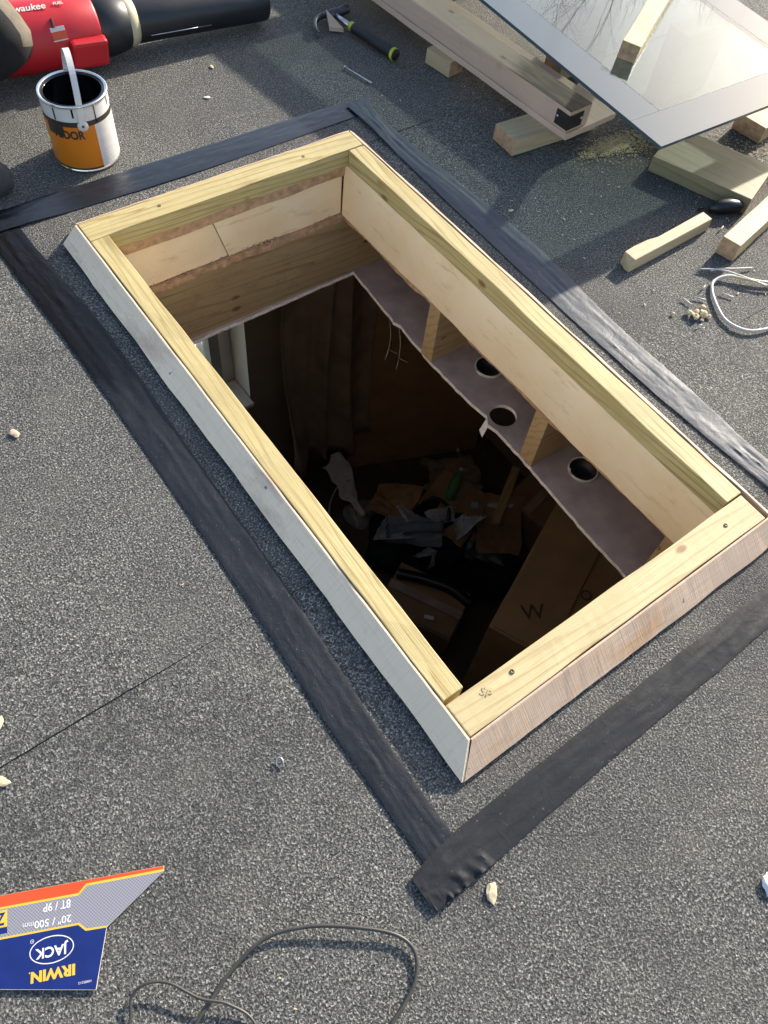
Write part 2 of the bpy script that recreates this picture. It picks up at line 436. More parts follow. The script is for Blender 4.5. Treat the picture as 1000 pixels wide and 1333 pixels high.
def spline(pts, n=8, closed=False):
    P = [Vector(p) for p in pts]
    out = []
    N = len(P)
    rng = range(N) if closed else range(N - 1)
    for i in rng:
        if closed: a, b, c, d = P[(i - 1) % N], P[i], P[(i + 1) % N], P[(i + 2) % N]
        else: a, b, c, d = P[max(i - 1, 0)], P[i], P[i + 1], P[min(i + 2, N - 1)]
        for k in range(n):
            t = k / n
            out.append(0.5 * ((2 * b) + (c - a) * t + (2 * a - 5 * b + 4 * c - d) * t * t + (3 * b - a - 3 * c + d) * t ** 3))
    if not closed: out.append(P[-1])
    return out
def tube_data(path, rad, seg=8, cap=True, closed=False, squash=1.0):
    V, F = [], []
    n = len(path)
    up = Vector((0, 0, 1))
    for i, p in enumerate(path):
        if closed: t = path[(i + 1) % n] - path[i - 1]
        else: t = path[min(i + 1, n - 1)] - path[max(i - 1, 0)]
        if t.length < 1e-9: t = Vector((1, 0, 0))
        t.normalize()
        ref = up if abs(t.dot(up)) < 0.95 else Vector((1, 0, 0))
        a = t.cross(ref).normalized(); b = a.cross(t).normalized()
        r = rad[i] if hasattr(rad, '__len__') else rad
        for k in range(seg):
            th = 2 * math.pi * k / seg
            V.append(p + a * math.cos(th) * r + b * math.sin(th) * r * squash)
    m = n if closed else n - 1
    for i in range(m):
        for k in range(seg):
            F.append((i * seg + k, i * seg + (k + 1) % seg, ((i + 1) % n) * seg + (k + 1) % seg, ((i + 1) % n) * seg + k))
    if cap and not closed:
        F.append(tuple(range(seg))[::-1]); F.append(tuple(range((n - 1) * seg, n * seg)))
    return V, F
def tube(name, path, rad, mat, parent=None, seg=8, closed=False, squash=1.0):
    v, f = tube_data([Vector(p) for p in path], rad, seg, True, closed, squash)
    return pydata(name, v, f, mat, parent, True)
def lathe(name, prof, mat, parent=None, seg=48, mats=None, smooth=True, cap=False):
    """prof: (r,z) list, optional material index per band"""
    V, F, MI = [], [], []
    for r, z in prof:
        for k in range(seg):
            a = 2 * math.pi * k / seg
            V.append((r * math.cos(a), r * math.sin(a), z))
    for i in range(len(prof) - 1):
        for k in range(seg):
            F.append((i * seg + k, i * seg + (k + 1) % seg, (i + 1) * seg + (k + 1) % seg, (i + 1) * seg + k))
            MI.append(mats[i] if mats else 0)
    o = pydata(name, V, F, mat, parent, smooth)
    for p, m in zip(o.data.polygons, MI): p.material_index = m
    return o
def plate(name, outer, holes, z0, z1, mats, parent=None, jag=0.0):
    """flat plate with holes; mats = [face, edge]"""
    bm = bmesh.new()
    loops = []
    for lp in [outer] + holes:
        vs = [bm.verts.new((x, y, z1)) for x, y in lp]
        es = [bm.edges.new((vs[i], vs[(i + 1) % len(vs)])) for i in range(len(vs))]
        loops.append(vs)
    r = bmesh.ops.triangle_fill(bm, use_beauty=True, use_dissolve=False, edges=list(bm.edges))
    top = [g for g in r['geom'] if isinstance(g, bmesh.types.BMFace)]
    for f in top:
        f.normal_update()
        if f.normal.z < 0: f.normal_flip()
    low = {}
    for vs in loops:
        for v in vs: low[v] = bm.verts.new((v.co.x, v.co.y, z0))
    for f in top:
        nf = bm.faces.new([low[v] for v in reversed(f.verts)]); nf.material_index = 0
    for vs in loops:
        for i in range(len(vs)):
            a, b = vs[i], vs[(i + 1) % len(vs)]
            nf = bm.faces.new((a, b, low[b], low[a])); nf.material_index = 1
    bmesh.ops.recalc_face_normals(bm, faces=list(bm.faces))
    return from_bm(name, bm, mats, parent)
def rag(p, q, n, amp, seed):
    """points from p to q (q excluded) with a ragged sideways offset"""
    p, q = Vector((*p, 0)), Vector((*q, 0))
    d = q - p; s = Vector((-d.y, d.x, 0)).normalized()
    out = []
    for i in range(n):
        t = i / n
        w = mn.noise(Vector((t * 7, seed, 0))) * 0.6 + mn.noise(Vector((t * 31, seed, 4))) * 0.35 + mn.noise(Vector((t * 80, seed, 9))) * 0.2
        c = p + d * t + s * amp * w * (1 if 0 < i else 0)
        out.append((c.x, c.y))
    return out
def textmesh(txt, size, bold=0.0, extrude=0.0002, align='LEFT', shear=0.0, xs=1.0):
    cu = bpy.data.curves.new("txt", 'FONT')
    cu.body = txt; cu.size = size; cu.offset = bold; cu.extrude = extrude
    cu.align_x = align; cu.align_y = 'BOTTOM_BASELINE'; cu.shear = shear; cu.resolution_u = 3
    ob = bpy.data.objects.new("txt", cu)
    col.objects.link(ob)
    dg = bpy.context.evaluated_depsgraph_get()
    me = bpy.data.meshes.new_from_object(ob.evaluated_get(dg))
    bpy.data.objects.remove(ob); bpy.data.curves.remove(cu)
    me.materials.clear()
    for v in me.vertices: v.co.x *= xs
    return me

# ------------------------------------------------------------ ROOF (structure)
roof = struct(empty("roof"))
HX0, HX1, HY0, HY1 = 0.004, 0.788, 0.006, 1.470      # hole in the felt, hidden under the kerb
seams = [-1.72, -0.655, 0.415, 1.487, 2.56, 3.05]
def felt_sheet(k):
    y0, y1 = seams[k], seams[k + 1] + (0.05 if k < 4 else 0)
    X0, X1 = -2.6, 4.2
    sk = 0.012
    nx = 68
    if k == 2: xr = [(X0, HX0), (HX1, X1)]
    else: xr = [(X0, X1)]
    V, F, MI = [], [], []
    def quad(xa, xb, ya, yb, lap0, n):
        base = len(V)
        for i in range(n + 1):
            x = xa + (xb - xa) * i / n
            w = 0.004 * mn.noise(Vector((x * 2.3, k * 3.1, 0))) + 0.0012 * mn.noise(Vector((x * 17, k * 3.1, 5)))
            yy = ya + w + sk * (x - 0.4) if lap0 else ya
            t = lambda y: 0.0035 * (1 - (y - y0) / (y1 - y0)) - 0.002
            hh = min(1, max(0.0, 0.28 + 2.4 * mn.noise(Vector((x * 2.6, k * 7.7, 3)))))
            for y in (yy, ya + (yb - ya) * 0.33, ya + (yb - ya) * 0.66, yb):
                V.append((x, y, t(y) if y != yy or not lap0 else -0.0016 + 0.0031 * hh))
            V.append((x, yy, -0.0016 + 0.0031 * hh - 0.0045))
        for i in range(n):
            a, b = base + i * 5, base + (i + 1) * 5
            for j in range(3):
                F.append((a + j, b + j, b + j + 1, a + j + 1)); MI.append(0)
            F.append((a + 4, b + 4, b, a)); MI.append(1 if V[a][2] > -0.0002 else 0)
    if k == 1:
        quad(X0, X1, y0, HY0, True, nx)
        quad(X0, HX0, HY0, y1, False, 24); quad(HX1, X1, HY0, y1, False, 30)
    else:
        for xa, xb in xr: quad(xa, xb, y0, y1, True, nx)
    o = pydata("felt_sheet", V, F, [M['felt'], M['felt_edge']], roof)
    for p, m in zip(o.data.polygons, MI): p.material_index = m
for k in range(5): felt_sheet(k)

# insulation round the opening
def ins(sx, sy, loc, seed, rz=0):
    return board("insulation_board", (sx, sy, 0.147 if sx < 1.2 else 0.1685), M['pir'], roof, loc, (0, 0, rz), 0.002, 24, 0.004, seed)
ZP = -0.0920
ins(1.421, 0.041, (0.7655, 0.736, -0.0832), 1, R(90))            # right side, faces the opening at x 0.745
ins(1.421, 0.040, (0.0265, 0.736, -0.0832), 2, R(90))           # left
fa = ins(0.30, 0.30, (0.195, 1.602, ZP), 3)               # far, two boards with a slanting joint
fb = ins(0.396, 0.30, (0.5455, 1.601, ZP - 0.001), 4)
for q, sg in ((fa, 1), (fb, -1)):
    for v in q.data.vertices:
        if v.co.x * sg > 0.1: v.co.x -= 0.30 * v.co.z
ins(0.686, 0.30, (0.40, -0.085, ZP), 5)                 # near
board("deck_strip", (0.70, 0.05, 0.034), M['osb'], roof, (0.397, 1.466, -0.0175), (0, 0, 0), 0.001, 30, 0.004, 8)
# deck with a ragged saw cut
dk = [(0.02, 0.03)]
hole = rag((0.036, 0.055), (0.757, 0.06), 40, 0.010, 3) + rag((0.757, 0.06), (0.752, 1.438), 90, 0.014, 6) \
     + rag((0.752, 1.438), (0.04, 1.440), 60, 0.014, 9) + rag((0.04, 1.440), (0.036, 0.055), 60, 0.01, 12)
plate("deck_board", [(-2.55, -1.7), (4.15, -1.7), (4.15, 3.0), (-2.55, 3.0)], [hole], -0.1845, -0.1675, [M['osb'], M['osb']], roof)
# joists: full ones either side, stubs at the opening
def joist(x0, x1, y, mat, seed):
    return board("joist", (x1 - x0, 0.047, 0.214), mat, roof, ((x0 + x1) / 2, y, -0.2925), (0, 0, 0), 0.002, 16, 0.002, seed)
joist(-2.5, 4.1, 1.468, M['oldjoist'], 21)
for i, y in enumerate((1.018, 0.566, 0.110)):
    joist(0.768, 4.1, y, M['stub'], 22 + i)
    joist(-2.5, 0.02, y, M['stub'], 32 + i)
for i, y in enumerate((-0.345, -0.80, -1.25, 1.92, 2.37)): joist(-2.5, 4.1, y, M['stub'], 42 + i)
# ceiling board with the torn opening and two round cut-outs
edge = [(0.02, 1.432), (0.018, 0.10)]
cl = [(0.05, 0.10)] + rag((0.05, 0.10), (0.748, 0.10), 14, 0.006, 31)[1:] \
   + rag((0.748, 0.10), (0.752, 0.309), 8, 0.006, 33) + rag((0.752, 0.309), (0.765, 0.507), 10, 0.006, 35) \
   + rag((0.765, 0.507), (0.771, 0.644), 8, 0.010, 37) + [(0.771, 0.690), (0.764, 0.720), (0.781, 0.745), (0.776, 0.790)] \
   + rag((0.774, 0.80), (0.770, 0.90), 7, 0.014, 39) + rag((0.772, 0.90), (0.771, 1.0), 6, 0.008, 41) \
   + rag((0.771, 1.0), (0.778, 1.126), 8, 0.008, 43) + [(0.784, 1.165), (0.774, 1.19)] \
   + rag((0.777, 1.20), (0.797, 1.440), 12, 0.006, 45) + rag((0.797, 1.440), (0.04, 1.430), 34, 0.009, 47) + rag((0.04, 1.43), (0.05, 0.10), 20, 0.008, 49)
circ = lambda cx, cy, r, n=28: [(cx + r * math.cos(2 * math.pi * i / n), cy + r * math.sin(2 * math.pi * i / n)) for i in range(n)]
ceil_o = plate("ceiling_board", [(-2.55, -1.6), (4.1, -1.6), (4.1, 2.3), (-2.55, 2.3)],
      [cl, circ(0.823, 0.722, 0.040), circ(0.905, 0.885, 0.042), circ(0.885, 0.452, 0.042)], -0.4125, -0.3995, [M['paper'], M['gypsum']], roof)
# paper flap hanging from the torn edge
pydata("paper_flap", [(0.772, 0.722, -0.404), (0.779, 0.742, -0.404), (0.760, 0.742, -0.445), (0.752, 0.718, -0.450), (0.7725, 0.7225, -0.406), (0.7795, 0.7425, -0.406), (0.7605, 0.7425, -0.447), (0.7525, 0.7185, -0.452)],
       [(0, 1, 2, 3), (7, 6, 5, 4), (0, 4, 5, 1), (2, 6, 7, 3), (1, 5, 6, 2), (3, 7, 4, 0)], M['gypsum'], roof)
# crumbs lying on the sawn ledge
bm = bmesh.new()
for i in range(240):
    x = random.uniform(0.06, 0.73); y = 1.447 + random.uniform(-0.008, 0.006)
    dens = 0.5 + mn.noise(Vector((x * 9, 2, 0)))
    if random.random() > dens: continue
    m = Matrix.Translation((x, y, -0.166 + random.uniform(0, 0.006))) @ Matrix.Rotation(random.random() * 6, 4, (random.random(), random.random(), 1)) @ Matrix.Diagonal((1, random.uniform(.4, 1), random.uniform(.3, .8), 1))
    bmesh.ops.create_icosphere(bm, subdivisions=1, radius=random.uniform(0.0015, 0.0045), matrix=m)
o = from_bm("debris", bm, M['osb'], roof); o['kind'] = 'stuff'

# ------------------------------------------------------------ KERB FRAME
kerb = tag(empty("kerb_frame"), "yellow treated timber kerb frame with sloping fillets around the open roof hole", "frame")
def rail(x0, x1, y0, y1, along, mat, seed, z1=0.05):
    L = (x1 - x0) if along == 'x' else (y1 - y0)
    W = (y1 - y0) if along == 'x' else (x1 - x0)
    return board("rail", (L, W, z1 - 0.002), mat, kerb, ((x0 + x1) / 2, (y0 + y1) / 2, 0.002 + (z1 - 0.002) / 2),
                 (0, 0, 0 if along == 'x' else R(90)), 0.002, 30, 0.0022, seed)
rail(0.001, 0.785, 0.001, 0.066, 'x', M['pine2'], 3)                 # near
rail(0.001, 0.793, 1.430, 1.499, 'x', M['pine'], 5, 0.0505)          # far
rail(0.001, 0.047, 0.074, 1.428, 'y', M['pine'], 7)                  # left
rail(0.745, 0.793, 0.070, 1.428, 'y', M['pine'], 9, 0.0495)          # right
def fillet(p, q, out, mat, w, seed, m0=0.0, m1=0.0, h=0.049):
    """triangular fillet: top edge p->q, spreading towards out; m0/m1 = mitre run at the base"""
    P, Q = Vector((*p, 0)), Vector((*q, 0))
    d = (Q - P).normalized(); o_ = Vector((*out, 0))
    n = 46
    V, F = [], []
    L = (Q - P).length
    for i in range(n + 1):
        t = i / n
        c = P + (Q - P) * t
        b = P - d * m0 + (Q - P + d * (m0 + m1)) * t
        wob = 0.0042 * mn.noise(Vector((t * L * 7, seed, 1))) + 0.0015 * mn.noise(Vector((t * L * 40, seed, 2)))
        wot = 0.0022 * mn.noise(Vector((t * L * 10, seed, 5))) - 0.0008 + 0.0012 * mn.noise(Vector((t * L * 55, seed, 8)))
        top = c + Vector((0, 0, h + wot)) + o_ * 0.0002
        lip = b + o_ * (w + wob)
        V += [tuple(top), tuple(c + o_ * 0.004 + Vector((0, 0, h + wot - 0.0004))), tuple(lip + Vector((0, 0, 0.0105))), tuple(lip + Vector((0, 0, 0.0085)) - o_ * 0.010), tuple(c + o_ * 0.0015 + Vector((0, 0, 0.0045)))]
    for i in range(n):
        a, b = i * 5, (i + 1) * 5
        for j in range(5): F.append((a + j, a + (j + 1) % 5, b + (j + 1) % 5, b + j))
    F.append((0, 1, 2, 3, 4)); F.append(tuple(n * 5 + j for j in (4, 3, 2, 1, 0)))
    # local frame: X along the length so the grain follows it
    rz = math.atan2(d.y, d.x)
    inv = Matrix.Rotation(-rz, 4, 'Z') @ Matrix.Translation(-P)
    ob = pydata("fillet", [inv @ Vector(v) for v in V], F, mat, kerb)
    ob.location = P; ob.rotation_euler = (0, 0, rz)
    bm = bmesh.new(); bm.from_mesh(ob.data); bmesh.ops.recalc_face_normals(bm, faces=bm.faces); bm.to_mesh(ob.data); bm.free()
    return ob
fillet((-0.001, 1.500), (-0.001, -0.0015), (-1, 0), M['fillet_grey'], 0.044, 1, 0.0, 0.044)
fillet((0.0005, -0.001), (0.797, -0.001), (0, -1), M['fillet'], 0.046, 2, 0.042, 0.004)
fillet((0.797, 0.0), (0.797, 1.500), (1, 0), M['fillet'], 0.044, 3, 0.0, 0.0, 0.051)
fillet((0.797, 1.502), (0.0, 1.502), (0, 1), M['fillet'], 0.044, 4, 0.0, 0.0)
def screw(x, y, z, tilt=(0, 0, 0), r=0.0042):
    o = lathe("screw", [(0.0001, -0.0008), (r * 0.35, -0.0006), (r * 0.5, 0.0004), (r, 0.0006), (r * 1.1, -0.0010)], M['screw'], kerb, 12)
    place(o, (x, y, z), tilt)
for x, y in ((0.135, 0.047), (0.70, 0.035)): screw(x, y, 0.0512)
for x in (0.10, 0.40, 0.66): screw(x, -0.024, 0.0275, (R(-0) + R(44), 0, 0))
for y in (0.46, 0.30, 0.16, 0.98, 1.12): screw(-0.023, y, 0.0280, (0, R(-45), 0))
for x, y in ((0.20, 1.465), (0.62, 1.462)): screw(x, y, 0.0515)
# pencil scribble on the near rail
pm = textmesh("SP", 0.022, 0, 0.0001)
o = link("pencil_mark", pm, M['pencil'], kerb); place(o, (0.062, 0.050, 0.0518), (0, 0, R(-60)))

# ------------------------------------------------------------ TAPES
def tape_strip(pts_in, pts_out, label, seed, amp=0.0035, over=0.0):
    """strip between two polylines along its length"""
    n = 170; m = 16
    A = [Vector((*p, 0)) for p in spline([(x, y, 0) for x, y in pts_in], 12)] if False else spline([(x, y, 0) for x, y in pts_in], 12)
    B = spline([(x, y, 0) for x, y in pts_out], 12)
    def at(L, t):
        f = t * (len(L) - 1); i = min(int(f), len(L) - 2)
        return L[i].lerp(L[i + 1], f - i)
    V, F = [], []
    for i in range(n + 1):
        t = i / n
        a, b = at(A, t), at(B, t)
        ln = (a - b).length
        for j in range(m + 1):
            s = j / m
            p = a.lerp(b, s)
            e = 0.0016 * mn.noise(Vector((t * 26, seed, j // m * 4.0))) + 0.0013 * mn.noise(Vector((t * 140, seed, j // m * 4.0))) if j in (0, m) else 0
            p += (b - a).normalized() * e
            w = mn.noise(Vector((t * 12, s * 5, seed * 3.1))) * 0.5 + mn.noise(Vector((t * 36, s * 8, seed))) * 0.6
            ridge = abs(mn.noise(Vector((t * 6, s * 6 + t * 2, seed + 9))))
            ov = over * (1 - min(1, max(0, (t - 0.14) / 0.10))) + (over * min(1, max(0, (t - 0.80) / 0.10)) if seed == 4 else 0)
            z = 0.0034 + ov + amp * max(0, w) * math.sin(math.pi * min(1, max(0, s))) + amp * 0.6 * max(0, 0.25 - ridge) * 4 * math.sin(math.pi * s)
            if seed == 2 and t < 0.20 and s > 0.55: z += 0.016 * max(0, mn.noise(Vector((t * 70, s * 3, 1.5)))) * (s - 0.55) / 0.45
            elif j in (0, m): z = 0.0028 + ov
            V.append((p.x, p.y, z))
    for i in range(n):
        for j in range(m):
            a = i * (m + 1) + j
            F.append((a, a + 1, a + m + 2, a + m + 1))
    bse = len(V)
    # local X along the strip
    d = (A[-1] - A[0]).normalized(); rz = math.atan2(d.y, d.x)
    inv = Matrix.Rotation(-rz, 4, 'Z') @ Matrix.Translation(-A[0])
    ob = pydata("flashing_tape", [inv @ Vector(v) for v in V], F, M[('tape', 'tape_left', 'tape', 'tape_far', 'tape_wrinkled')[seed]], None, True)
    ob.location = A[0]; ob.rotation_euler = (0, 0, rz)
    so = ob.modifiers.new("thick", 'SOLIDIFY'); so.thickness = 0.0011; so.offset = -1
    es = ob.modifiers.new("split", 'EDGE_SPLIT'); es.split_angle = R(45)
    bm = bmesh.new(); bm.from_mesh(ob.data)
    bm.normal_update()
    if sum(f.normal.z for f in bm.faces) < 0: bmesh.ops.reverse_faces(bm, faces=bm.faces)
    bm.to_mesh(ob.data); bm.free()
    tag(ob, label, "tape", "black tape strips round the kerb")
    return ob
tape_strip([(-0.110, 1.70), (-0.098, 1.45), (-0.082, 1.19), (-0.087, 0.79), (-0.090, 0.43), (-0.097, 0.27), (-0.107, 0.04), (-0.106, -0.150)],
           [(-0.192, 1.70), (-0.180, 1.50), (-0.174, 1.306), (-0.165, 0.98), (-0.167, 0.416), (-0.174, 0.177), (-0.172, 0.043), (-0.172, -0.150)],
           "black tape strip in shadow beside the grey sloping fillet", 1, 0.0018)
tape_strip([(-0.202, -0.112), (-0.10, -0.098), (0.19, -0.097), (0.47, -0.098), (0.70, -0.102), (1.05, -0.104)],
           [(-0.201, -0.172), (-0.08, -0.171), (0.20, -0.164), (0.49, -0.164), (0.63, -0.161), (1.05, -0.166)],
           "matt black tape strip with a loose wrinkled end beside the pink sloping fillet", 2, 0.0025, 0.0042)
tape_strip([(-0.19, 1.622), (0.14, 1.609), (0.47, 1.602), (0.93, 1.612)],
           [(-0.19, 1.690), (0.12, 1.698), (0.41, 1.693), (0.78, 1.690), (0.955, 1.682)],
           "smooth glossy black tape strip between the kerb and the paint tin", 3, 0.0022, 0.0042)
tape_strip([(0.900, 1.665), (0.900, 1.50), (0.893, 1.25), (0.880, 0.78), (0.880, 0.38), (0.895, 0.05), (0.90, -0.25)],
           [(0.990, 1.672), (0.958, 1.587), (0.966, 1.39), (0.985, 0.94), (0.964, 0.59), (0.962, 0.29), (0.953, 0.10), (0.955, -0.25)],
           "wrinkled blue-grey sheen tape strip between the kerb and the glass unit", 4, 0.0036, 0.008)

# ------------------------------------------------------------ GLASS UNIT
GM = Matrix(((0.9994, 0.0056, 0.0337, 1.2767), (-0.0039, 0.9987, -0.0502, 0.8458), (-0.0339, 0.0500, 0.9982, 0.2150), (0, 0, 0, 1)))
gz = lambda x, y: 0.215 + 0.050 * (y - 0.8458) - 0.034 * (x - 1.2767)      # underside of the slightly tilted pane
gl = tag(empty("glass_unit"), "large rooflight glass pane with grey printed border reflecting the sky", "glass")
gl.matrix_world = GM
GW, GL, FB = 0.805, 1.50, 0.112
T = 0.013
def flatbox(name, x0, x1, y0, y1, z0, z1, mat, parent):
    return from_bm(name, (lambda b: (bmesh.ops.translate(b, vec=((x0 + x1) / 2, (y0 + y1) / 2, (z0 + z1) / 2), verts=b.verts), b)[1])(box_bm(x1 - x0, y1 - y0, z1 - z0, 0.0006)), mat, parent)
flatbox("pane", FB, GW - FB, FB, GL - FB, T - 0.006, T, M['glass'], gl)
pydata("lower_pane", [(FB, FB, 0.001), (GW - FB, FB, 0.001), (GW - FB, GL - FB, 0.001), (FB, GL - FB, 0.001)], [(0, 1, 2, 3)], M['glass_plain'], gl)
flatbox("border", 0, GW, 0, FB - 0.0002, 0.004, T, M['frit'], gl)
flatbox("border", 0, GW, GL - FB + 0.0002, GL, 0.004, T, M['frit'], gl)
flatbox("border", 0, FB - 0.0002, FB, GL - FB, 0.004, T - 0.00005, M['frit'], gl)
flatbox("border", GW - FB + 0.0002, GW, FB, GL - FB, 0.004, T - 0.00005, M['frit'], gl)
plate("edge_seal", [(0.030, 0.030), (GW - 0.030, 0.030), (GW - 0.030, GL - 0.030), (0.030, GL - 0.030)],
      [[(0.06, 0.06), (0.06, GL - 0.06), (GW - 0.06, GL - 0.06), (GW - 0.06, 0.06)]], -0.004, 0.0038, [M['unit_edge'], M['unit_edge']], gl)

# old timber frame lying below the glass
fr = tag(empty("timber_bearer", (1.315, 1.168, 0.049), R(92.5)), "long pink planed timber bearer with black steel corner bracket under the glass", "timber")
# local X runs along the length, local -Y is to the right
board("plank", (1.55, 0.215, 0.018), M['pink'], fr, (0.775, -0.1075, 0.009), (0, 0, 0), 0.0015, 20, 0.0015, 61)
board("beam", (1.53, 0.088, 0.062), M['pink_weathered'], fr, (0.772, -0.046, 0.0495), (0, 0, 0), 0.003, 20, 0.002, 62)
plate_b = from_bm("bracket", box_bm(0.050, 0.0025, 0.042, 0.0006), M['blackmetal'], fr); place(plate_b, (0.030, -0.0006, 0.048))
plate_c = from_bm("bracket", box_bm(0.0025, 0.058, 0.042, 0.0006), M['blackmetal'], fr); place(plate_c, (0.0054, -0.030, 0.048))
for x, y, rot in ((0.048, 0.0010, (R(90), 0, R(180))), (0.0035, -0.052, (R(90), 0, R(-90)))):
    o = lathe("bracket_screw", [(0.0001, 0.0012), (0.003, 0.001), (0.004, -0.0004)], M['steel'], fr, 10); place(o, (x, y, 0.050), rot)

def lumber(name, size, loc, rz, mat, label, cat="timber", group=None, endmat=None, seed=3, jitter=0.0015, tilt=0.0):
    """board standing on z = loc.z, its end faces in end-grain colour"""
    bm = box_bm(*size, 0.002, 10, jitter, seed, True)
    bm.normal_update()
    for f in bm.faces:
        if abs(f.normal.x) > 0.9: f.material_index = 1
    o = from_bm(name, bm, [mat, endmat or M['endgrain']])
    place(o, loc, (0, tilt, rz))
    return tag(o, label, cat, group)
lumber("timber_block", (0.105, 0.062, 0.047), (1.300, 1.700, 0.002), R(-83), M['block'], "small pale offcut block propping the pink bearer, short and squat", "block", seed=4)
lumber("timber_block", (0.32, 0.095, 0.047), (1.348, 1.272, 0.002), R(-4), M['block'], "thicker pale timber block under the bracketed end of the pink bearer", "block", seed=5)
lumber("timber_board", (0.30, 0.195, 0.046), (1.640, 0.880, 0.002), R(-70), M['green_pine'], "wide greenish treated board lying flat beneath the glass corner", "board", seed=6)
lumber("timber_batten", (0.62, 0.052, 0.052), (1.705, 0.675, 0.002), R(11.5), M['block'], "pale square timber batten with brown sawn end beside the black plug", "timber", seed=7)
lumber("timber_post", (0.50, 0.10, 0.050), (2.155, 0.985, 0.002), R(6), M['stub'], "orange-brown timber with cut end lying beyond the wide greenish board", "timber", seed=8)
ob = lumber("timber_offcut", (0.60, 0.052, 0.046), (0, 0, 0), 0, M['pine'], "yellow timber offcut resting on top of the glass pane", "timber", seed=9)
ob.matrix_world = GM @ Matrix.Translation((0.452, 0.467, T + 0.001)) @ Matrix.Rotation(R(29), 4, 'Z')
# props that carry the pane
for p, (x, y) in enumerate(((1.68, 1.50), (1.68, 2.10), (1.905, 1.25))):
    lumber("timber_prop", (0.20, 0.075, gz(x + 0.10, y - 0.04) - 0.0075), (x, y, 0.002), R(0), M['block'], "upright timber prop carrying the glass pane from below", "prop", "props under the glass", seed=11 + p)

# stick with a notch and a bevelled end
def stick():
    L = 0.325
    prof = [(0.0, 0.014), (0.012, 0.040), (0.05, 0.042), (0.10, 0.040), (0.135, 0.033), (0.20, 0.034), (0.30, 0.036), (L, 0.036)]
    V, F = [], []
    for x, w in prof:
        h = 0.020 if x == 0 else 0.036
        y0 = -0.018
        V += [(x, y0, 0.0), (x, y0 + w, 0.0), (x, y0 + w * 0.98, h), (x, y0 + 0.002, h * 0.97)]
    n = len(prof)
    for i in range(n - 1):
        for j in range(4): F.append((i * 4 + j, i * 4 + (j + 1) % 4, i * 4 + 4 + (j + 1) % 4, i * 4 + 4 + j))
    F.append((3, 2, 1, 0)); F.append(tuple((n - 1) * 4 + j for j in range(4)))
    o = pydata("wood_stick", V, F, M['block'])
    b = o.modifiers.new("b", 'BEVEL'); b.width = 0.0012; b.segments = 1
    place(o, (1.125, 0.722, 0.002), (0, 0, R(1.5)))
    tag(o, "short notched wooden stick with a slanted sawn end lying alone on the felt", "stick")
stick()

# ------------------------------------------------------------ PAINT TIN
tin = tag(empty("paint_tin", (0.163, 1.812, 0.002)), "open paint tin with orange and white label and upright white handle", "tin")
TR, TH = 0.083, 0.178
lathe("body", [(TR * 0.985, 0.0), (TR + 0.0018, 0.001), (TR + 0.0018, 0.005), (TR, 0.007), (TR, TH - 0.012), (TR - 0.0006, TH - 0.006), (TR + 0.0022, TH - 0.004), (TR + 0.0026, TH), (TR + 0.0005, TH + 0.0016), (TR - 0.005, TH - 0.001), (TR - 0.0075, TH - 0.004), (TR - 0.009, TH - 0.004), (TR - 0.011, TH - 0.0015), (TR - 0.0125, TH - 0.004)],
      [M['tinwhite'], M['tinsilver'], M['tar']], tin, 72, mats=[1, 1, 1, 0, 0, 0, 1, 1, 1, 2, 2, 2, 2])
lathe("inside", [(TR - 0.0124, TH - 0.003), (TR - 0.0050, TH - 0.012), (TR - 0.004, 0.06), (TR - 0.004, 0.004), (0.0005, 0.003)], M['tar'], tin, 60)
lathe("paint", [(TR - 0.0042, 0.105), (0.0005, 0.105)], M['tar'], tin, 60)
def wrap(name, a0, a1, z0, z1, mat, r=TR + 0.0006, n=40):
    V, F = [], []
    for i in range(n + 1):
        a = R(a0 + (a1 - a0) * i / n)
        V += [(r * math.cos(a), r * math.sin(a), z0), (r * math.cos(a), r * math.sin(a), z1)]
    for i in range(n): F.append((2 * i, 2 * i + 2, 2 * i + 3, 2 * i + 1))
    return pydata(name, V, F, mat, tin, True)
SPL = -84.0     # seam between orange and white faces, degrees from +X
wrap("label_orange", -215, SPL, 0.012, 0.125, M['orange'])
wrap("label_white", SPL, 145, 0.009, 0.125, M['labelwhite'])
wrap("label_band", -215, 145, 0.125, 0.138, M['labeldark'], TR + 0.0007, 80)
wrap("label_foot", -215, SPL, 0.0072, 0.0125, M['labeldark'], TR + 0.0007)
wrap("label_shield", -172, -138, 0.098, 0.125, M['labeldark'], TR + 0.0009, 12)
me = textmesh("FLOOR", 0.030, 0.0010, 0.0002)
w = max(v.co.x for v in me.vertices)
for v in me.vertices:
    a = R(-104) - (w - v.co.x) / (TR * 1.25)
    rr = TR + 0.0013 + v.co.z
    v.co = (rr * math.cos(a), rr * math.sin(a), 0.094 + v.co.y)
link("lettering", me, M['labeldark'], tin)
for i in range(9):       # small print on the white face
    z = 0.108 - i * 0.0105
    wrap("small_print", -74, -74 + random.uniform(40, 62), z, z + 0.0022, M['cardpaper'], TR + 0.0009, 12)
# drips
for a, z0, z1, ww in ((-80, 0.128, 0.172, 2.0), (-28, 0.135, 0.150, 3.5), (-150, 0.140, 0.170, 2.5), (-118, 0.150, 0.172, 3.0), (-45, 0.152, 0.171, 2.2)):
    wrap("drip", a, a + ww, z0, z1, M['tar'], TR + 0.0011, 3)
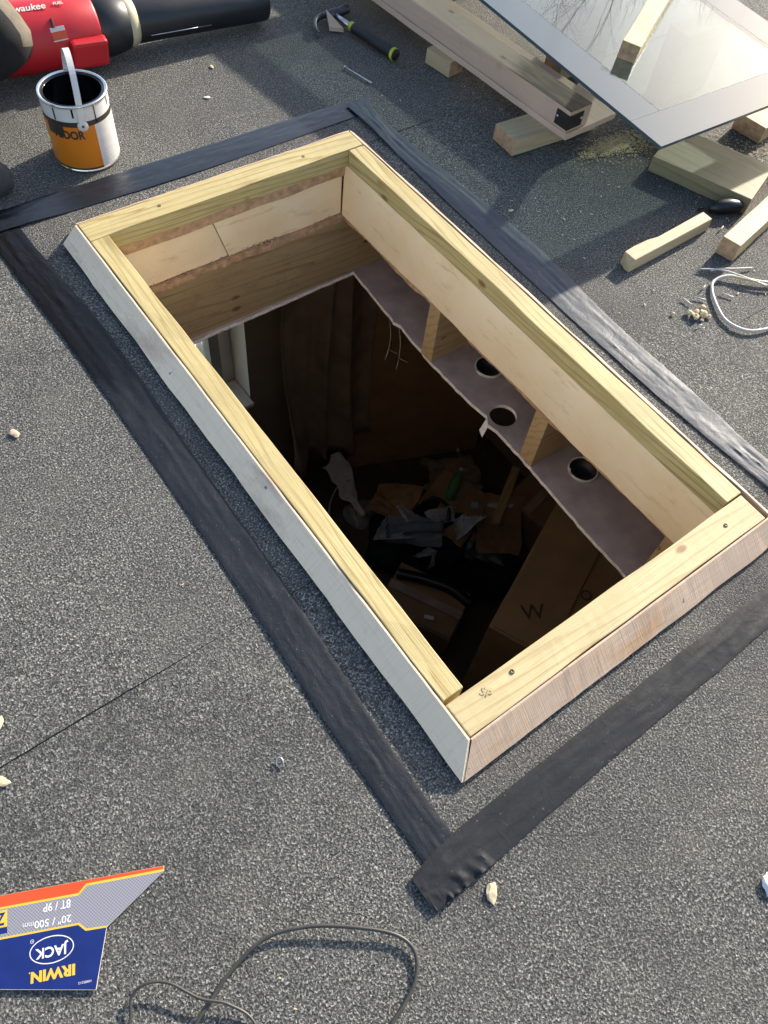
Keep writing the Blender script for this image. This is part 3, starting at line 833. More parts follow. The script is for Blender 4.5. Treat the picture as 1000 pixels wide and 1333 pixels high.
# handle: strap standing up, pivots on two sides
ha = R(-104)
hd = Vector((math.cos(ha), math.sin(ha), 0))
lean = Vector((0.012, 0.006, 0))
path = []
for i in range(33):
    t = math.pi * i / 32
    c = math.cos(t); s = math.sin(t)
    path.append(hd * (TR + 0.004) * c + Vector((0, 0, 0.130)) + Vector((0, 0, 0.130)) * s ** 0.75 + lean * s)
V, F = [], []
side = hd.cross(Vector((0, 0, 1))).normalized()
for i, p in enumerate(path):
    t = (path[min(i + 1, 32)] - path[max(i - 1, 0)]).normalized()
    nrm = t.cross(side).normalized()
    for sx, sn in ((-1, -1), (1, -1), (1, 1), (-1, 1)):
        V.append(p + side * 0.0075 * sx + nrm * 0.0009 * sn)
for i in range(32):
    for j in range(4): F.append((i * 4 + j, i * 4 + (j + 1) % 4, i * 4 + 4 + (j + 1) % 4, i * 4 + 4 + j))
F += [(3, 2, 1, 0), (128, 129, 130, 131)]
h = pydata("handle", V, F, M['tinwhite'], tin, False)
for sgn in (1, -1):
    o = lathe("pivot", [(0.0001, 0.005), (0.010, 0.0045), (0.013, 0.002), (0.0135, -0.003)], M['tinwhite'], h, 20)
    p = hd * (TR + 0.0015) * sgn
    o.location = (p.x, p.y, 0.128); o.rotation_euler = (R(90), 0, ha + R(90) if sgn > 0 else ha - R(90))
    o2 = lathe("rivet", [(0.0001, 0.002), (0.003, 0.0016), (0.0036, 0)], M['darksteel'], h, 12)
    p2 = hd * (TR + 0.0064) * sgn
    o2.location = (p2.x, p2.y, 0.130); o2.rotation_euler = (R(90), 0, ha + R(90) if sgn > 0 else ha - R(90))

# ------------------------------------------------------------ LEAF BLOWER
bl = tag(empty("leaf_blower", (0.20, 2.245, 0.0)), "red and black cordless leaf blower lying on its side behind the paint tin", "blower")
BA = Vector((0.0, 0.0, 0.095)); BB = Vector((0.74, -0.055, 0.064))
def blpath(ts): return [BA.lerp(BB, t) for t in ts]
def blpart(name, ts, rs, mat, seg=32, sq=1.0):
    return tube(name, blpath(ts), rs, mat, bl, seg, False, sq)
blpart("motor_housing", [-0.30, -0.27, -0.15, 0.0, 0.14, 0.255, 0.265], [0.05, 0.078, 0.09, 0.092, 0.088, 0.084, 0.080], M['red'])
blpart("collar", [0.258, 0.265, 0.33, 0.385, 0.39], [0.076, 0.081, 0.079, 0.070, 0.066], M['grey_plastic'])
blpart("cone", [0.378, 0.385, 0.405, 0.43], [0.064, 0.068, 0.066, 0.058], M['creamplastic'])
tb = blpart("tube", [0.40, 0.43, 0.6, 0.8, 0.99, 1.0], [0.055, 0.060, 0.0585, 0.057, 0.056, 0.054], M['grey_plastic'])
blpart("tube_seam", [0.43, 0.99], [0.0612, 0.0572], M['black'], 32) if False else None
lathe_o = tube("nozzle_bore", [BA.lerp(BB, 0.93), BA.lerp(BB, 1.0015)], [0.045, 0.0505], M['black'], bl, 28)
# red side pod, vents, sticker, lettering stripe, handle
pod = from_bm("side_pod", box_bm(0.105, 0.050, 0.075, 0.010), M['red'], bl); place(pod, (0.140, -0.092, 0.070), (R(8), R(4), R(-4)))
st = from_bm("sticker", box_bm(0.040, 0.0016, 0.034, 0.0004), M['labelwhite'], bl); place(st, (0.070, -0.0865, 0.128), (R(-25), 0, R(-2)))
st2 = from_bm("sticker_stripe", box_bm(0.040, 0.0016, 0.020, 0.0004), M['cardred'], st); place(st2, (0, -0.0008, -0.004))
vt = from_bm("vent", box_bm(0.006, 0.004, 0.024, 0.001), M['black'], bl); place(vt, (0.063, -0.0735, 0.152), (R(-40), R(12), 0))
def blower_text(txt, size, x0, a0, shear, bold):
    me = textmesh(txt, size, bold, 0.0003, 'LEFT', shear)
    for v in me.vertices:
        rr = 0.0925 + v.co.z; a = a0 - v.co.y / 0.09
        x = x0 + v.co.x
        v.co = (x, -0.074 * x - rr * math.sin(a), 0.095 - 0.042 * x + rr * math.cos(a))
    link("lettering", me, M['labelwhite'], bl)
blower_text("Milwaukee", 0.028, -0.055, R(24), 0.35, 0.0005)
blower_text("FUEL", 0.013, 0.088, R(20), 0.3, 0.0003)
tube("handle", spline([(-0.16, 0.10, 0.10), (-0.10, 0.17, 0.11), (0.05, 0.20, 0.11), (0.22, 0.17, 0.10), (0.27, 0.06, 0.10)], 8), 0.019, M['grey_plastic'], bl, 14)
tube("latch", [(0.285, 0.02, 0.150), (0.33, 0.03, 0.150), (0.37, 0.03, 0.135)], 0.010, M['black'], bl, 10)
tube("collar_seam", spline([(0.215, -0.082, 0.115), (0.255, -0.083, 0.108), (0.275, -0.080, 0.104), (0.282, -0.074, 0.094)], 5), 0.0012, M['steel'], bl, 6)
tube("tube_seam", [BA.lerp(BB, 0.46) + Vector((0, -0.0555, -0.021)), BA.lerp(BB, 0.72) + Vector((0, -0.0545, -0.020))], 0.0016, M['steel'], bl, 6)

# ------------------------------------------------------------ HAMMER
hm = tag(empty("claw_hammer", (1.145, 2.095, 0.002), R(-83)), "claw hammer with black rubber grip and lime green bands on the felt", "hammer")
# local +X runs from head to handle end, local +Y towards the striking face
tube("shaft", [(0.0, 0, 0.020), (0.10, 0, 0.018)], 0.0085, M['steel'], hm, 12)
tube("grip", spline([(0.085, 0, 0.018), (0.11, 0, 0.019), (0.16, 0, 0.020), (0.22, 0, 0.019), (0.285, 0, 0.020), (0.300, 0, 0.020)], 5),
     [0.012] * 4 + [0.0155] * 6 + [0.0165] * 6 + [0.0175] * 10, M['rubber'], hm, 16)
tube("grip_band", [(0.088, 0, 0.0195), (0.118, 0, 0.0200)], 0.0142, M['lime'], hm, 14)
tube("butt_ring", [(0.286, 0, 0.020), (0.297, 0, 0.020)], 0.0186, M['lime'], hm, 14)
tube("head", [(0.0, -0.020, 0.020), (0.0, 0.0, 0.020), (0.0, 0.030, 0.020), (0.0, 0.036, 0.020), (0.0, 0.062, 0.020), (0.0, 0.064, 0.020)],
     [0.012, 0.0165, 0.012, 0.0155, 0.0155, 0.012], M['darksteel'], hm, 16)
cp = spline([(0.0, -0.016, 0.022), (-0.006, -0.045, 0.022), (0.006, -0.080, 0.018), (0.038, -0.104, 0.012), (0.058, -0.110, 0.008)], 6)
for off in (0.009, -0.006):
    v, f = tube_data([p + Vector((0, 0, off * (i / len(cp)))) for i, p in enumerate(cp)], [0.010 - 0.0072 * i / len(cp) for i in range(len(cp))], 10)
    pydata("claw", v, f, M['darksteel'], hm, True)
wd = pydata("wood_wedge", [(0, 0, 0.030), (-0.033, -0.070, 0.012), (0.012, -0.085, 0.004), (0, 0, 0.040), (-0.033, -0.070, 0.024), (0.012, -0.085, 0.016)],
            [(0, 1, 2), (5, 4, 3), (0, 3, 4, 1), (1, 4, 5, 2), (2, 5, 3, 0)], M['fillet'])
tag(place(wd, (1.120, 2.098, 0.0)), "small pink triangular wood wedge leaning on the hammer claw", "wedge")
# big nail
nl = tag(empty("nail", (1.016, 1.837, 0.006), R(-77)), "long steel nail lying between the hammer and the kerb", "nail")
tube("shank", [(0.0, 0, 0), (0.103, 0, -0.001), (0.112, 0, -0.001)], [0.0026, 0.0026, 0.0005], M['steel'], nl, 8)
tube("nail_head", [(-0.002, 0, 0), (0.0005, 0, 0)], 0.0052, M['steel'], nl, 12)

# ------------------------------------------------------------ BLACK PLUG, CABLES, CRUMBS
pg = tag(empty("cable_plug", (1.548, 0.738, 0.003), R(-35)), "black plastic plug tucked between the wide board and the batten", "plug")
tube("plug_body", spline([(-0.045, 0, 0.008), (-0.030, 0.002, 0.014), (0.0, 0.004, 0.020), (0.030, 0.006, 0.020), (0.045, 0.004, 0.014)], 5), [0.006, 0.008, 0.010, 0.012, 0.015, 0.017, 0.018, 0.019, 0.0195, 0.0195, 0.0195, 0.0195, 0.019, 0.018, 0.0175, 0.017, 0.016, 0.0150, 0.013, 0.011, 0.008], M['black'], pg, 14)
tube("plug_tail", spline([(-0.040, 0, 0.010), (-0.060, 0.010, 0.006), (-0.072, 0.004, 0.005)], 5), 0.004, M['black'], pg, 8)
wcab = tag(empty("white_cable", (1.32, 0.48, 0)), "coil of white electrical cable on the felt near the foam crumbs", "cable")
O = Vector((1.32, 0.48, 0))
def rel(pts, z): return [Vector((x, y, z if len(q) < 1 else q[0])) - O for x, y, *q in pts]
loop = [(1.75, 0.35, 0.010), (1.55, 0.405, 0.010), (1.417, 0.480, 0.010), (1.350, 0.545, 0.012), (1.300, 0.560, 0.008), (1.262, 0.535, 0.007), (1.225, 0.480, 0.007), (1.212, 0.440, 0.007), (1.226, 0.400, 0.007), (1.258, 0.378, 0.007), (1.31, 0.368, 0.007), (1.40, 0.39, 0.008), (1.52, 0.36, 0.008), (1.72, 0.30, 0.008)]
tube("sheath", spline(rel(loop, 0.01), 8), 0.0042, M['whitecable'], wcab, 8)
tube("core", spline(rel([(1.40, 0.470, 0.014), (1.370, 0.525, 0.016), (1.340, 0.575, 0.014), (1.298, 0.612, 0.008)], 0.01), 6), 0.0022, M['whitecable'], wcab, 6)
tube("core", spline(rel([(1.318, 0.590, 0.010), (1.345, 0.580, 0.012), (1.385, 0.560, 0.010), (1.432, 0.541, 0.006)], 0.01), 6), 0.0022, M['whitecable'], wcab, 6)
tube("core", spline(rel([(1.42, 0.455, 0.010), (1.372, 0.512, 0.016), (1.337, 0.560, 0.010)], 0.01), 6), 0.0026, M['foam'], wcab, 6)
def chip(name, x, y, s, mat, label, cat, group=None, seed=0, flat=0.35, ln=1.6):
    bm = bmesh.new()
    bmesh.ops.create_icosphere(bm, subdivisions=2, radius=s)
    for v in bm.verts:
        v.co *= 1 + 0.55 * mn.noise(v.co * (1.2 / s) + Vector((seed, 0, 0)))
        v.co.x *= ln; v.co.z *= flat
    mz = min(v.co.z for v in bm.verts)
    o = from_bm(name, bm, mat)
    place(o, (x, y, 0.0015 - mz), (0, 0, seed * 1.7))
    return tag(o, label, cat, group)
for i, (x, y, s) in enumerate(((1.155, 0.497, 0.0095), (1.152, 0.515, 0.0085), (1.180, 0.492, 0.0095), (1.172, 0.507, 0.0065), (1.198, 0.510, 0.007), (1.188, 0.480, 0.0055), (1.163, 0.480, 0.004), (1.115, 0.535, 0.004))):
    chip("foam_crumb", x, y, s, M['foam'], "crumb of yellow insulation foam beside the white cable loop", "crumb", "foam crumbs beside the cable", seed=i + 1, flat=0.7, ln=1.1)
for i, (x, y, rz, ln) in enumerate(((1.207, 0.548, -50, 0.030), (1.178, 0.560, -85, 0.026), (1.246, 0.556, 15, 0.022), (1.282, 0.522, -60, 0.034), (1.135, 0.472, -10, 0.014), (1.470, 0.690, 15, 0.030))):
    o = tube("clout_nail", [(0, 0, 0.006), (ln, 0, 0.005), (ln + 0.002, 0, 0.005)], [0.0018, 0.0018, 0.0004], M['whitecable'], None, 6)
    place(o, (x, y, 0), (0, 0, R(rz)))
    tag(o, "short pale clipping of cable core near the white cable loop" if i < 5 else "short pale clipping beside the black plug", "clipping", "cable clippings" if i < 5 else None)

# dark cable in the foreground
C0 = Vector((-0.45, -0.12, 0))
cab = tag(empty("black_cable", tuple(C0)), "dark looping power cable on the felt below the saw sleeve", "cable")
def relc(pts): return [Vector(p) - C0 for p in pts]
p1 = [(-0.70, -0.16, 0.006), (-0.63, -0.125, 0.006), (-0.561, -0.085, 0.0075), (-0.538, -0.076, 0.0075), (-0.491, -0.058, 0.0065), (-0.428, -0.051, 0.009), (-0.370, -0.074, 0.013), (-0.314, -0.115, 0.014), (-0.268, -0.160, 0.011), (-0.258, -0.195, 0.008), (-0.279, -0.224, 0.006), (-0.313, -0.240, 0.006), (-0.345, -0.250, 0.006), (-0.45, -0.30, 0.006), (-0.60, -0.33, 0.006)]
tube("sheath", spline(relc(p1), 10), 0.0030, M['blackcable'], cab, 8)
p2 = [(-0.75, -0.14, 0.006), (-0.68, -0.07, 0.006), (-0.635, -0.031, 0.006), (-0.618, -0.005, 0.012), (-0.594, -0.002, 0.018), (-0.567, -0.020, 0.018), (-0.541, -0.062, 0.0155), (-0.512, -0.092, 0.012), (-0.495, -0.135, 0.006), (-0.52, -0.20, 0.006)]
tube("sheath", spline(relc(p2), 10), 0.0022, M['blackcable'], cab, 8)

# scattered scraps
chip("wood_chip", -0.363, 1.023, 0.0075, M['fillet'], "lone pinkish wood chip on the felt left of the shadowed tape", "chip", seed=3)
chip("wood_chip", -0.622, 0.470, 0.009, M['chip'], "pale yellow wood chip near the felt lap seam", "chip", "pale chips by the lap seam", seed=4)
chip("wood_chip", -0.650, 0.380, 0.008, M['chip'], "pale yellow wood chip near the felt lap seam", "chip", "pale chips by the lap seam", seed=5)
chip("wood_chip", -0.110, -0.201, 0.0085, M['chip'], "cream chip just below the loose end of the black tape", "chip", seed=6, ln=1.7)
chip("plastic_scrap", 0.262, -0.455, 0.010, M['cardwhite'], "white scrap on the felt well beyond the matt black tape", "scrap", seed=8, flat=0.5)
chip("pale_crumb", 0.569, 1.895, 0.006, M['paperwhite'], "flat pale crumb on the sunlit felt beside the paint tin", "crumb", seed=9, flat=0.25)
chip("wood_chip", 0.66, 2.03, 0.005, M['chip'], "tiny crumb in the shadow of the blower tube", "crumb", seed=10)
chip("wood_chip", 1.021, 1.051, 0.005, M['chip'], "tiny crumb between the wrinkled tape and the block under the bearer", "crumb", seed=11)
stp = tube("staple", spline([(0, 0, 0.004), (0.010, 0.001, 0.006), (0.015, 0.006, 0.006), (0.012, 0.011, 0.006), (0.001, 0.011, 0.004)], 5), 0.0012, M['steel'], None, 6)
tag(place(stp, (-0.272, 0.146, 0.0), (0, 0, R(60))), "small bent steel staple lying on bare felt", "staple")
# sawdust under the glass corner: uncountable
bm = bmesh.new()
for i in range(2600):
    k = random.random()
    if k < 0.5: cx, cy, sx, sy = 1.485, 1.130, 0.055, 0.018
    elif k < 0.75: cx, cy, sx, sy = 1.56, 1.10, 0.07, 0.03
    else: cx, cy, sx, sy = 1.82, 0.90, 0.10, 0.07
    x, y = random.gauss(cx, sx), random.gauss(cy, sy)
    m = Matrix.Translation((x, y, 0.0035)) @ Matrix.Rotation(random.random() * 6.28, 4, 'Z') @ Matrix.Diagonal((random.uniform(1, 2.5), 1, 0.4, 1))
    bmesh.ops.create_cube(bm, size=random.uniform(0.0012, 0.0032), matrix=m)
o = from_bm("sawdust", bm, M['sawdust']); o['kind'] = 'stuff'
tag(o, "scatter of yellow sawdust on the felt under the glass corner", "sawdust")

bm = bmesh.new()
for i in range(400):
    if i < 300: x, y = random.uniform(0.95, 2.4), random.uniform(0.2, 1.7)
    elif i < 345: x, y = random.uniform(-0.9, 1.0), random.uniform(-0.6, -0.06)
    else: x, y = random.uniform(-0.9, -0.06), random.uniform(-0.2, 2.3)
    r = random.uniform(0.0007, 0.0022) if i < 300 else random.uniform(0.0005, 0.0014)
    m = Matrix.Translation((x, y, 0.002 + r * 0.3)) @ Matrix.Rotation(random.random() * 6.28, 4, 'Z') @ Matrix.Diagonal((random.uniform(1, 3.2), 1, 0.45, 1))
    bmesh.ops.create_icosphere(bm, subdivisions=1, radius=r, matrix=m)
o = from_bm("wood_grit", bm, M['chip']); o['kind'] = 'stuff'
tag(o, "fine pale wood specks and shavings strewn over the felt", "shavings")

# ------------------------------------------------------------ SAW SLEEVE
# local frame: +X along the text, +Y text up; seen upside down from the camera
cd = tag(empty("saw_sleeve", (-0.506, 0.116, 0.003), math.atan2(0.428, -0.903)), "printed cardboard saw blade sleeve in blue, grey and red lying upside down", "sleeve")
LEN = 0.50
plate("card_body", [(-0.001, -0.0088), (-0.001, -0.0011), (0.0836, 0.061), (0.0986, 0.1384), (0.30, 0.1000), (LEN, 0.062), (LEN, -0.0088)][::-1], [], 0.0, 0.0022, [M['cardpaper'], M['cardpaper']], cd)
def sheet(name, pts, z, mat, parent=cd):
    n = len(pts)
    o = pydata(name, [(x, y, z) for x, y in pts], [tuple(range(n))], mat, parent)
    if o.data.polygons[0].normal.z < 0: o.data.flip_normals()
    return o
sheet("red_band", [(-0.0008, -0.0086), (-0.0007, -0.0040), (0.1126, -0.0036), (0.1244, 0.0076), (LEN, 0.0060), (LEN, -0.0086)], 0.0024, M['cardred'])
sheet("yellow_line", [(-0.0007, -0.0040), (-0.0007, -0.0008), (0.1118, -0.0004), (0.1232, 0.0106), (LEN, 0.0088), (LEN, 0.0060), (0.1244, 0.0076), (0.1126, -0.0036)], 0.0024, M['cardyellow'])
sheet("grey_panel", [(-0.0007, -0.0008), (0.0815, 0.0590), (0.1122, 0.0575), (0.1226, 0.0480), (LEN, 0.0470), (LEN, 0.0088), (0.1232, 0.0106), (0.1118, -0.0004)], 0.0024, M['cardgrey'])
sheet("yellow_line", [(0.0815, 0.0590), (0.0838, 0.0612), (0.1132, 0.0603), (0.1236, 0.0506), (LEN, 0.0496), (LEN, 0.0470), (0.1226, 0.0480), (0.1122, 0.0575)], 0.0024, M['cardyellow'])
sheet("blue_panel", [(0.0838, 0.0612), (0.0988, 0.1378), (0.30, 0.0994), (LEN, 0.0615), (LEN, 0.0496), (0.1236, 0.0506), (0.1132, 0.0603)], 0.0024, M['cardblue'])
sheet("yellow_badge", [(0.2238, 0.0120), (0.2228, 0.0345), (0.30, 0.0345), (0.30, 0.0120)], 0.0026, M['cardyellow'])
sheet("blue_strip", [(0.2228, 0.0350), (0.2222, 0.0430), (0.30, 0.0430), (0.30, 0.0350)], 0.0026, M['cardblue'])
def put(txt, x, y, width, height, mat, name="lettering", bold=0.0, shear=0.0):
    me = textmesh(txt, 0.02, bold, 0.0001, 'LEFT', shear)
    xs = [v.co.x for v in me.vertices]; ys = [v.co.y for v in me.vertices]
    for v in me.vertices:
        v.co.x = (v.co.x - min(xs)) / (max(xs) - min(xs)) * width
        v.co.y = (v.co.y - min(ys)) / (max(ys) - min(ys)) * height
        v.co.z = 0.0001 if v.co.z > 0 else 0.0
    o = link(name, me, mat, cd); place(o, (x, y, 0.0027))
    return o
put("IRWIN", 0.1272, 0.0998, 0.0600, 0.0146, M['cardyellow'], bold=0.0009)
put(".", 0.1880, 0.0998, 0.0020, 0.0020, M['cardyellow'])
put("JACK", 0.1372, 0.0676, 0.0455, 0.0180, M['cardwhite'], bold=0.0005)
put('20" / 500', 0.1335, 0.0347, 0.0515, 0.0105, M['cardwhite'], bold=0.0003)
put("mm", 0.1862, 0.0347, 0.0150, 0.0052, M['cardwhite'])
put("8T / 9P", 0.1347, 0.0135, 0.0390, 0.0118, M['cardwhite'], bold=0.0003)
put("10505212", 0.1050, 0.1243, 0.0175, 0.0030, M['cardwhite'])
put("Z", 0.2262, 0.0150, 0.0130, 0.0170, M['cardblue'], bold=0.0005)
ring_v, ring_f = [], []
for i in range(48):
    a = 2 * math.pi * i / 48
    for k in (1.0, 0.955):
        ring_v.append((0.1597 + 0.0306 * k * math.cos(a), 0.0760 + 0.0180 * (k if k == 1 else 0.925) * math.sin(a), 0.0028))
for i in range(48):
    ring_f.append((2 * i, 2 * ((i + 1) % 48), 2 * ((i + 1) % 48) + 1, 2 * i + 1))
pydata("logo_oval", ring_v, ring_f, M['cardwhite'], cd)
rg = put("R", 0.1862, 0.0598, 0.0018, 0.0022, M['cardwhite'])
rv, rf = [], []
for i in range(20):
    a = 2 * math.pi * i / 20
    for k in (1.0, 0.78): rv.append((0.1871 + 0.0026 * k * math.cos(a), 0.0609 + 0.0026 * k * math.sin(a), 0.0028))
for i in range(20): rf.append((2 * i, 2 * ((i + 1) % 20), 2 * ((i + 1) % 20) + 1, 2 * i + 1))
pydata("registered_ring", rv, rf, M['cardwhite'], cd)

# ------------------------------------------------------------ KNEELING PERSON (mostly beyond the left edge)
def person():
    J = {}
    V, E, RR = [], [], []
    def add(n, p, r, par=None):
        J[n] = len(V); V.append(p); RR.append(r)
        if par is not None: E.append((J[par], J[n]))
    add('pelvis', (-0.36, 2.20, 0.46), (0.155, 0.13))
    add('belly', (-0.33, 2.20, 0.62), (0.145, 0.115), 'pelvis')
    add('chest', (-0.28, 2.19, 0.84), (0.165, 0.12), 'belly')
    add('collar', (-0.25, 2.19, 0.97), (0.11, 0.09), 'chest')
    add('neck', (-0.22, 2.19, 1.05), (0.058, 0.058), 'collar')
    add('skull', (-0.19, 2.19, 1.13), (0.085, 0.080), 'neck')
    add('crown', (-0.18, 2.19, 1.24), (0.085, 0.080), 'skull')
    for s, nm in ((1, 'L'), (-1, 'R')):
        add('sh' + nm, (-0.26, 2.19 + s * 0.19, 0.93), (0.068, 0.068), 'collar')
        add('el' + nm, (-0.18, 2.19 + s * 0.27, 0.68), (0.050, 0.050), 'sh' + nm)
        add('wr' + nm, (-0.10, 2.19 + s * 0.22, 0.50), (0.034, 0.034), 'el' + nm)
        add('palm' + nm, (-0.08, 2.19 + s * 0.21, 0.44), (0.036, 0.024), 'wr' + nm)
        for k in range(4):
            add('f%d' % k + nm, (-0.085 + 0.018 * k, 2.19 + s * (0.205 - 0.004 * k), 0.400), (0.010, 0.010), 'palm' + nm)
            add('g%d' % k + nm, (-0.090 + 0.018 * k, 2.19 + s * (0.190 - 0.004 * k), 0.360 + 0.006 * abs(k - 1)), (0.008, 0.008), 'f%d' % k + nm)
        add('th' + nm, (-0.035, 2.19 + s * 0.185, 0.430), (0.010, 0.010), 'palm' + nm)
        add('tt' + nm, (-0.020, 2.19 + s * 0.175, 0.400), (0.008, 0.008), 'th' + nm)
    # left leg: knee on the roof, shin lying back
    add('hipL', (-0.30, 2.30, 0.42), (0.115, 0.115), 'pelvis')
    add('thL', (-0.06, 2.30, 0.27), (0.100, 0.100), 'hipL')
    add('kneeL', (0.090, 2.190, 0.122), (0.100, 0.108), 'thL')
    add('shinL', (-0.12, 2.24, 0.070), (0.066, 0.066), 'kneeL')
    add('ankL', (-0.36, 2.27, 0.055), (0.046, 0.046), 'shinL')
    add('toeL', (-0.47, 2.28, 0.05), (0.042, 0.036), 'ankL')
    # right leg: foot planted, knee up
    add('hipR', (-0.38, 2.08, 0.42), (0.115, 0.115), 'pelvis')
    add('thR', (-0.34, 1.93, 0.47), (0.098, 0.098), 'hipR')
    add('kneeR', (-0.34, 1.80, 0.50), (0.075, 0.075), 'thR')
    add('shinR', (-0.33, 1.80, 0.30), (0.062, 0.062), 'kneeR')
    add('ankR', (-0.33, 1.785, 0.10), (0.050, 0.050), 'shinR')
    add('heelR', (-0.32, 1.785, 0.055), (0.048, 0.048), 'ankR')
    add('ballR', (-0.175, 1.78, 0.044), (0.048, 0.040), 'heelR')
    add('toeR', (-0.110, 1.78, 0.040), (0.042, 0.034), 'ballR')
    me = bpy.data.meshes.new("person_body")
    me.from_pydata(V, E, []); me.update()
    ob = bpy.data.objects.new("tmp", me); col.objects.link(ob)
    sk = ob.modifiers.new("skin", 'SKIN')
    for i, sv in enumerate(me.skin_vertices[0].data):
        sv.radius = RR[i]; sv.use_root = (i == 0)
    sb = ob.modifiers.new("sub", 'SUBSURF'); sb.levels = 2; sb.render_levels = 2
    dg = bpy.context.evaluated_depsgraph_get()
    bm_ = bpy.data.meshes.new_from_object(ob.evaluated_get(dg))
    bpy.data.objects.remove(ob)
    bm_.materials.clear()
    for m in ('trouser', 'khaki', 'skin', 'boot', 'hair'): bm_.materials.append(M[m])
    for p in bm_.polygons:
        c = p.center; p.use_smooth = True
        if c.z > 1.01: p.material_index = 4 if (c.z > 1.20 or c.x < -0.22) else 2
        elif c.z > 0.50 and c.x < -0.10: p.material_index = 1
        elif c.z < 0.505 and c.x > -0.13 and c.z > 0.33: p.material_index = 2
        elif c.x > -0.34 and c.y < 1.85 and c.z < 0.12: p.material_index = 3
        elif c.x < -0.33 and c.z < 0.13: p.material_index = 3
        elif c.z > 0.115 and c.y > 2.05 and p.normal.dot(Vector((0.85, 0.05, 0.50))) > 0.52: p.material_index = 1
        else: p.material_index = 0
    for v in bm_.vertices:      # cloth folds
        if v.co.z < 1.0:
            f = 0.007 * mn.noise(v.co * 14) + 0.004 * mn.noise(v.co * 32)
            v.co += v.normal * f
        if v.co.z < 0.004: v.co.z = 0.004
    root = empty("person", (-0.2, 2.0, 0.0))
    tag(root, "kneeling person in black work trousers with a khaki knee panel beside the blower", "person")
    b = bpy.data.objects.new("body", bm_); col.objects.link(b); b.parent = root; b.location = (0.2, -2.0, 0)
    root.location = (-0.135, 1.985, 0)
person()

# ------------------------------------------------------------ DOWNLIGHTS AND WIRES IN THE CEILING
for i, (x, y) in enumerate(((0.905, 0.885), (0.885, 0.452))):
    d = tag(empty("downlight", (x, y, -0.3995)), "round white downlight ring in the ceiling board " + ("beside the open round hole" if i == 0 else "beyond the second cut joist"), "downlight")
    lathe("ring", [(0.0385, 0.008), (0.0405, 0.010), (0.043, 0.008), (0.043, 0.0006), (0.0385, 0.0006), (0.0385, 0.008)], M['tinwhite'], d, 32)
    lathe("can", [(0.0385, 0.006), (0.036, -0.016), (0.022, -0.022), (0.0005, -0.022)], M['labeldark'], d, 32)
    tube("clip", spline([(-0.04, 0.0, 0.010), (-0.052, 0.006, 0.022), (-0.048, 0.012, 0.032)], 5), 0.0016, M['steel'], d, 6)
for i, pts in enumerate(([(0.795, 1.235, -0.43), (0.800, 1.225, -0.50), (0.790, 1.215, -0.55), (0.772, 1.205, -0.58)],
                         [(0.787, 1.175, -0.42), (0.792, 1.165, -0.48), (0.790, 1.16, -0.54), (0.776, 1.150, -0.58)])):
    w = tag(empty("loose_wire", pts[0]), "thin pale loose wire dangling below the torn ceiling edge", "wire", "wires hanging from the ceiling")
    o0 = Vector(pts[0])
    tube("core", spline([Vector(p) - o0 for p in pts], 6), 0.0009, M['whitecable'], w, 6)
    e = Vector(pts[2]) - o0
    tube("core", spline([e, e + Vector((0.014, 0.0, -0.018)), e + Vector((0.032, -0.012, -0.030))], 5), 0.0009, M['whitecable'], w, 6)
    tube("tail", spline([Vector((0, 0, 0)), Vector((0.02, 0.03, 0.012)), Vector((0.05, 0.04, 0.022))], 5), 0.0009, M['whitecable'], w, 6)

# ------------------------------------------------------------ ROOM BELOW (structure)
FZ = -2.75
struct(flatbox("room_floor", -2.5, 4.0, -1.6, 2.3, FZ - 0.1, FZ, M['roomfloor'], None))
def wallbox(name, x0, x1, y0, y1, z0=FZ - 0.3, z1=-0.0075):
    return struct(flatbox(name, x0, x1, y0, y1, z0, z1, M['wallpaint'], None))
ZT = -0.4130
wallbox("wall_left", -2.75, -2.5, -1.85, 2.55, FZ - 0.3, ZT)
wallbox("wall_right", 2.30, 2.55, -1.6, 2.3, FZ - 0.1 + 0.1, ZT)
wallbox("wall_near", -2.5, 4.0, -1.85, -1.6, FZ - 0.3, ZT)
struct(plate("wall_far", [(-2.5, FZ - 0.3), (4.0, FZ - 0.3), (4.0, ZT), (-2.5, ZT)], [[(-0.55, -1.92), (0.83, -1.92), (0.83, -0.62), (-0.55, -0.62)]], 0, 0.25, [M['wallpaint'], M['upvc']]))
wf = bpy.data.objects["wall_far"]; wf.rotation_euler = (R(90), 0, 0); wf.location = (0, 2.55, 0)
wallbox("wall_gable", 4.0, 4.15, -1.85, 2.55, FZ - 0.3, ZT)
win = tag(empty("window", (0.14, 2.495, -1.92)), "white framed window with sill in the dark room below the opening", "window")
wb = lambda n, x0, x1, y0, y1, z0, z1, m, par=win: flatbox(n, x0, x1, y0, y1, z0, z1, m, par)
wb("frame", 0.62, 0.688, -0.03, 0.05, 0.002, 1.298, M['upvc']); wb("frame", -0.688, -0.62, -0.03, 0.05, 0.002, 1.298, M['upvc'])
wb("frame", -0.62, 0.62, -0.03, 0.05, 0.002, 0.07, M['upvc']); wb("frame", -0.62, 0.62, -0.03, 0.05, 1.23, 1.298, M['upvc'])
wb("sash", 0.565, 0.619, -0.045, 0.03, 0.071, 1.229, M['upvc_grey']); wb("sash", -0.619, -0.565, -0.045, 0.03, 0.071, 1.229, M['upvc_grey'])
wb("mullion", -0.035, 0.035, -0.035, 0.045, 0.071, 1.229, M['upvc'])
wb("pane", -0.564, -0.036, 0.0, 0.006, 0.071, 1.229, M['glass_plain']); wb("pane", 0.036, 0.564, 0.0, 0.006, 0.071, 1.229, M['glass_plain'])
wb("sill", -0.686, 0.686, -0.24, -0.046, 0.001, 0.022, M['upvc'])
wb("reveal", 0.6885, 0.71, -0.16, 0.14, 0.03, 1.30, M['upvc']) if False else None

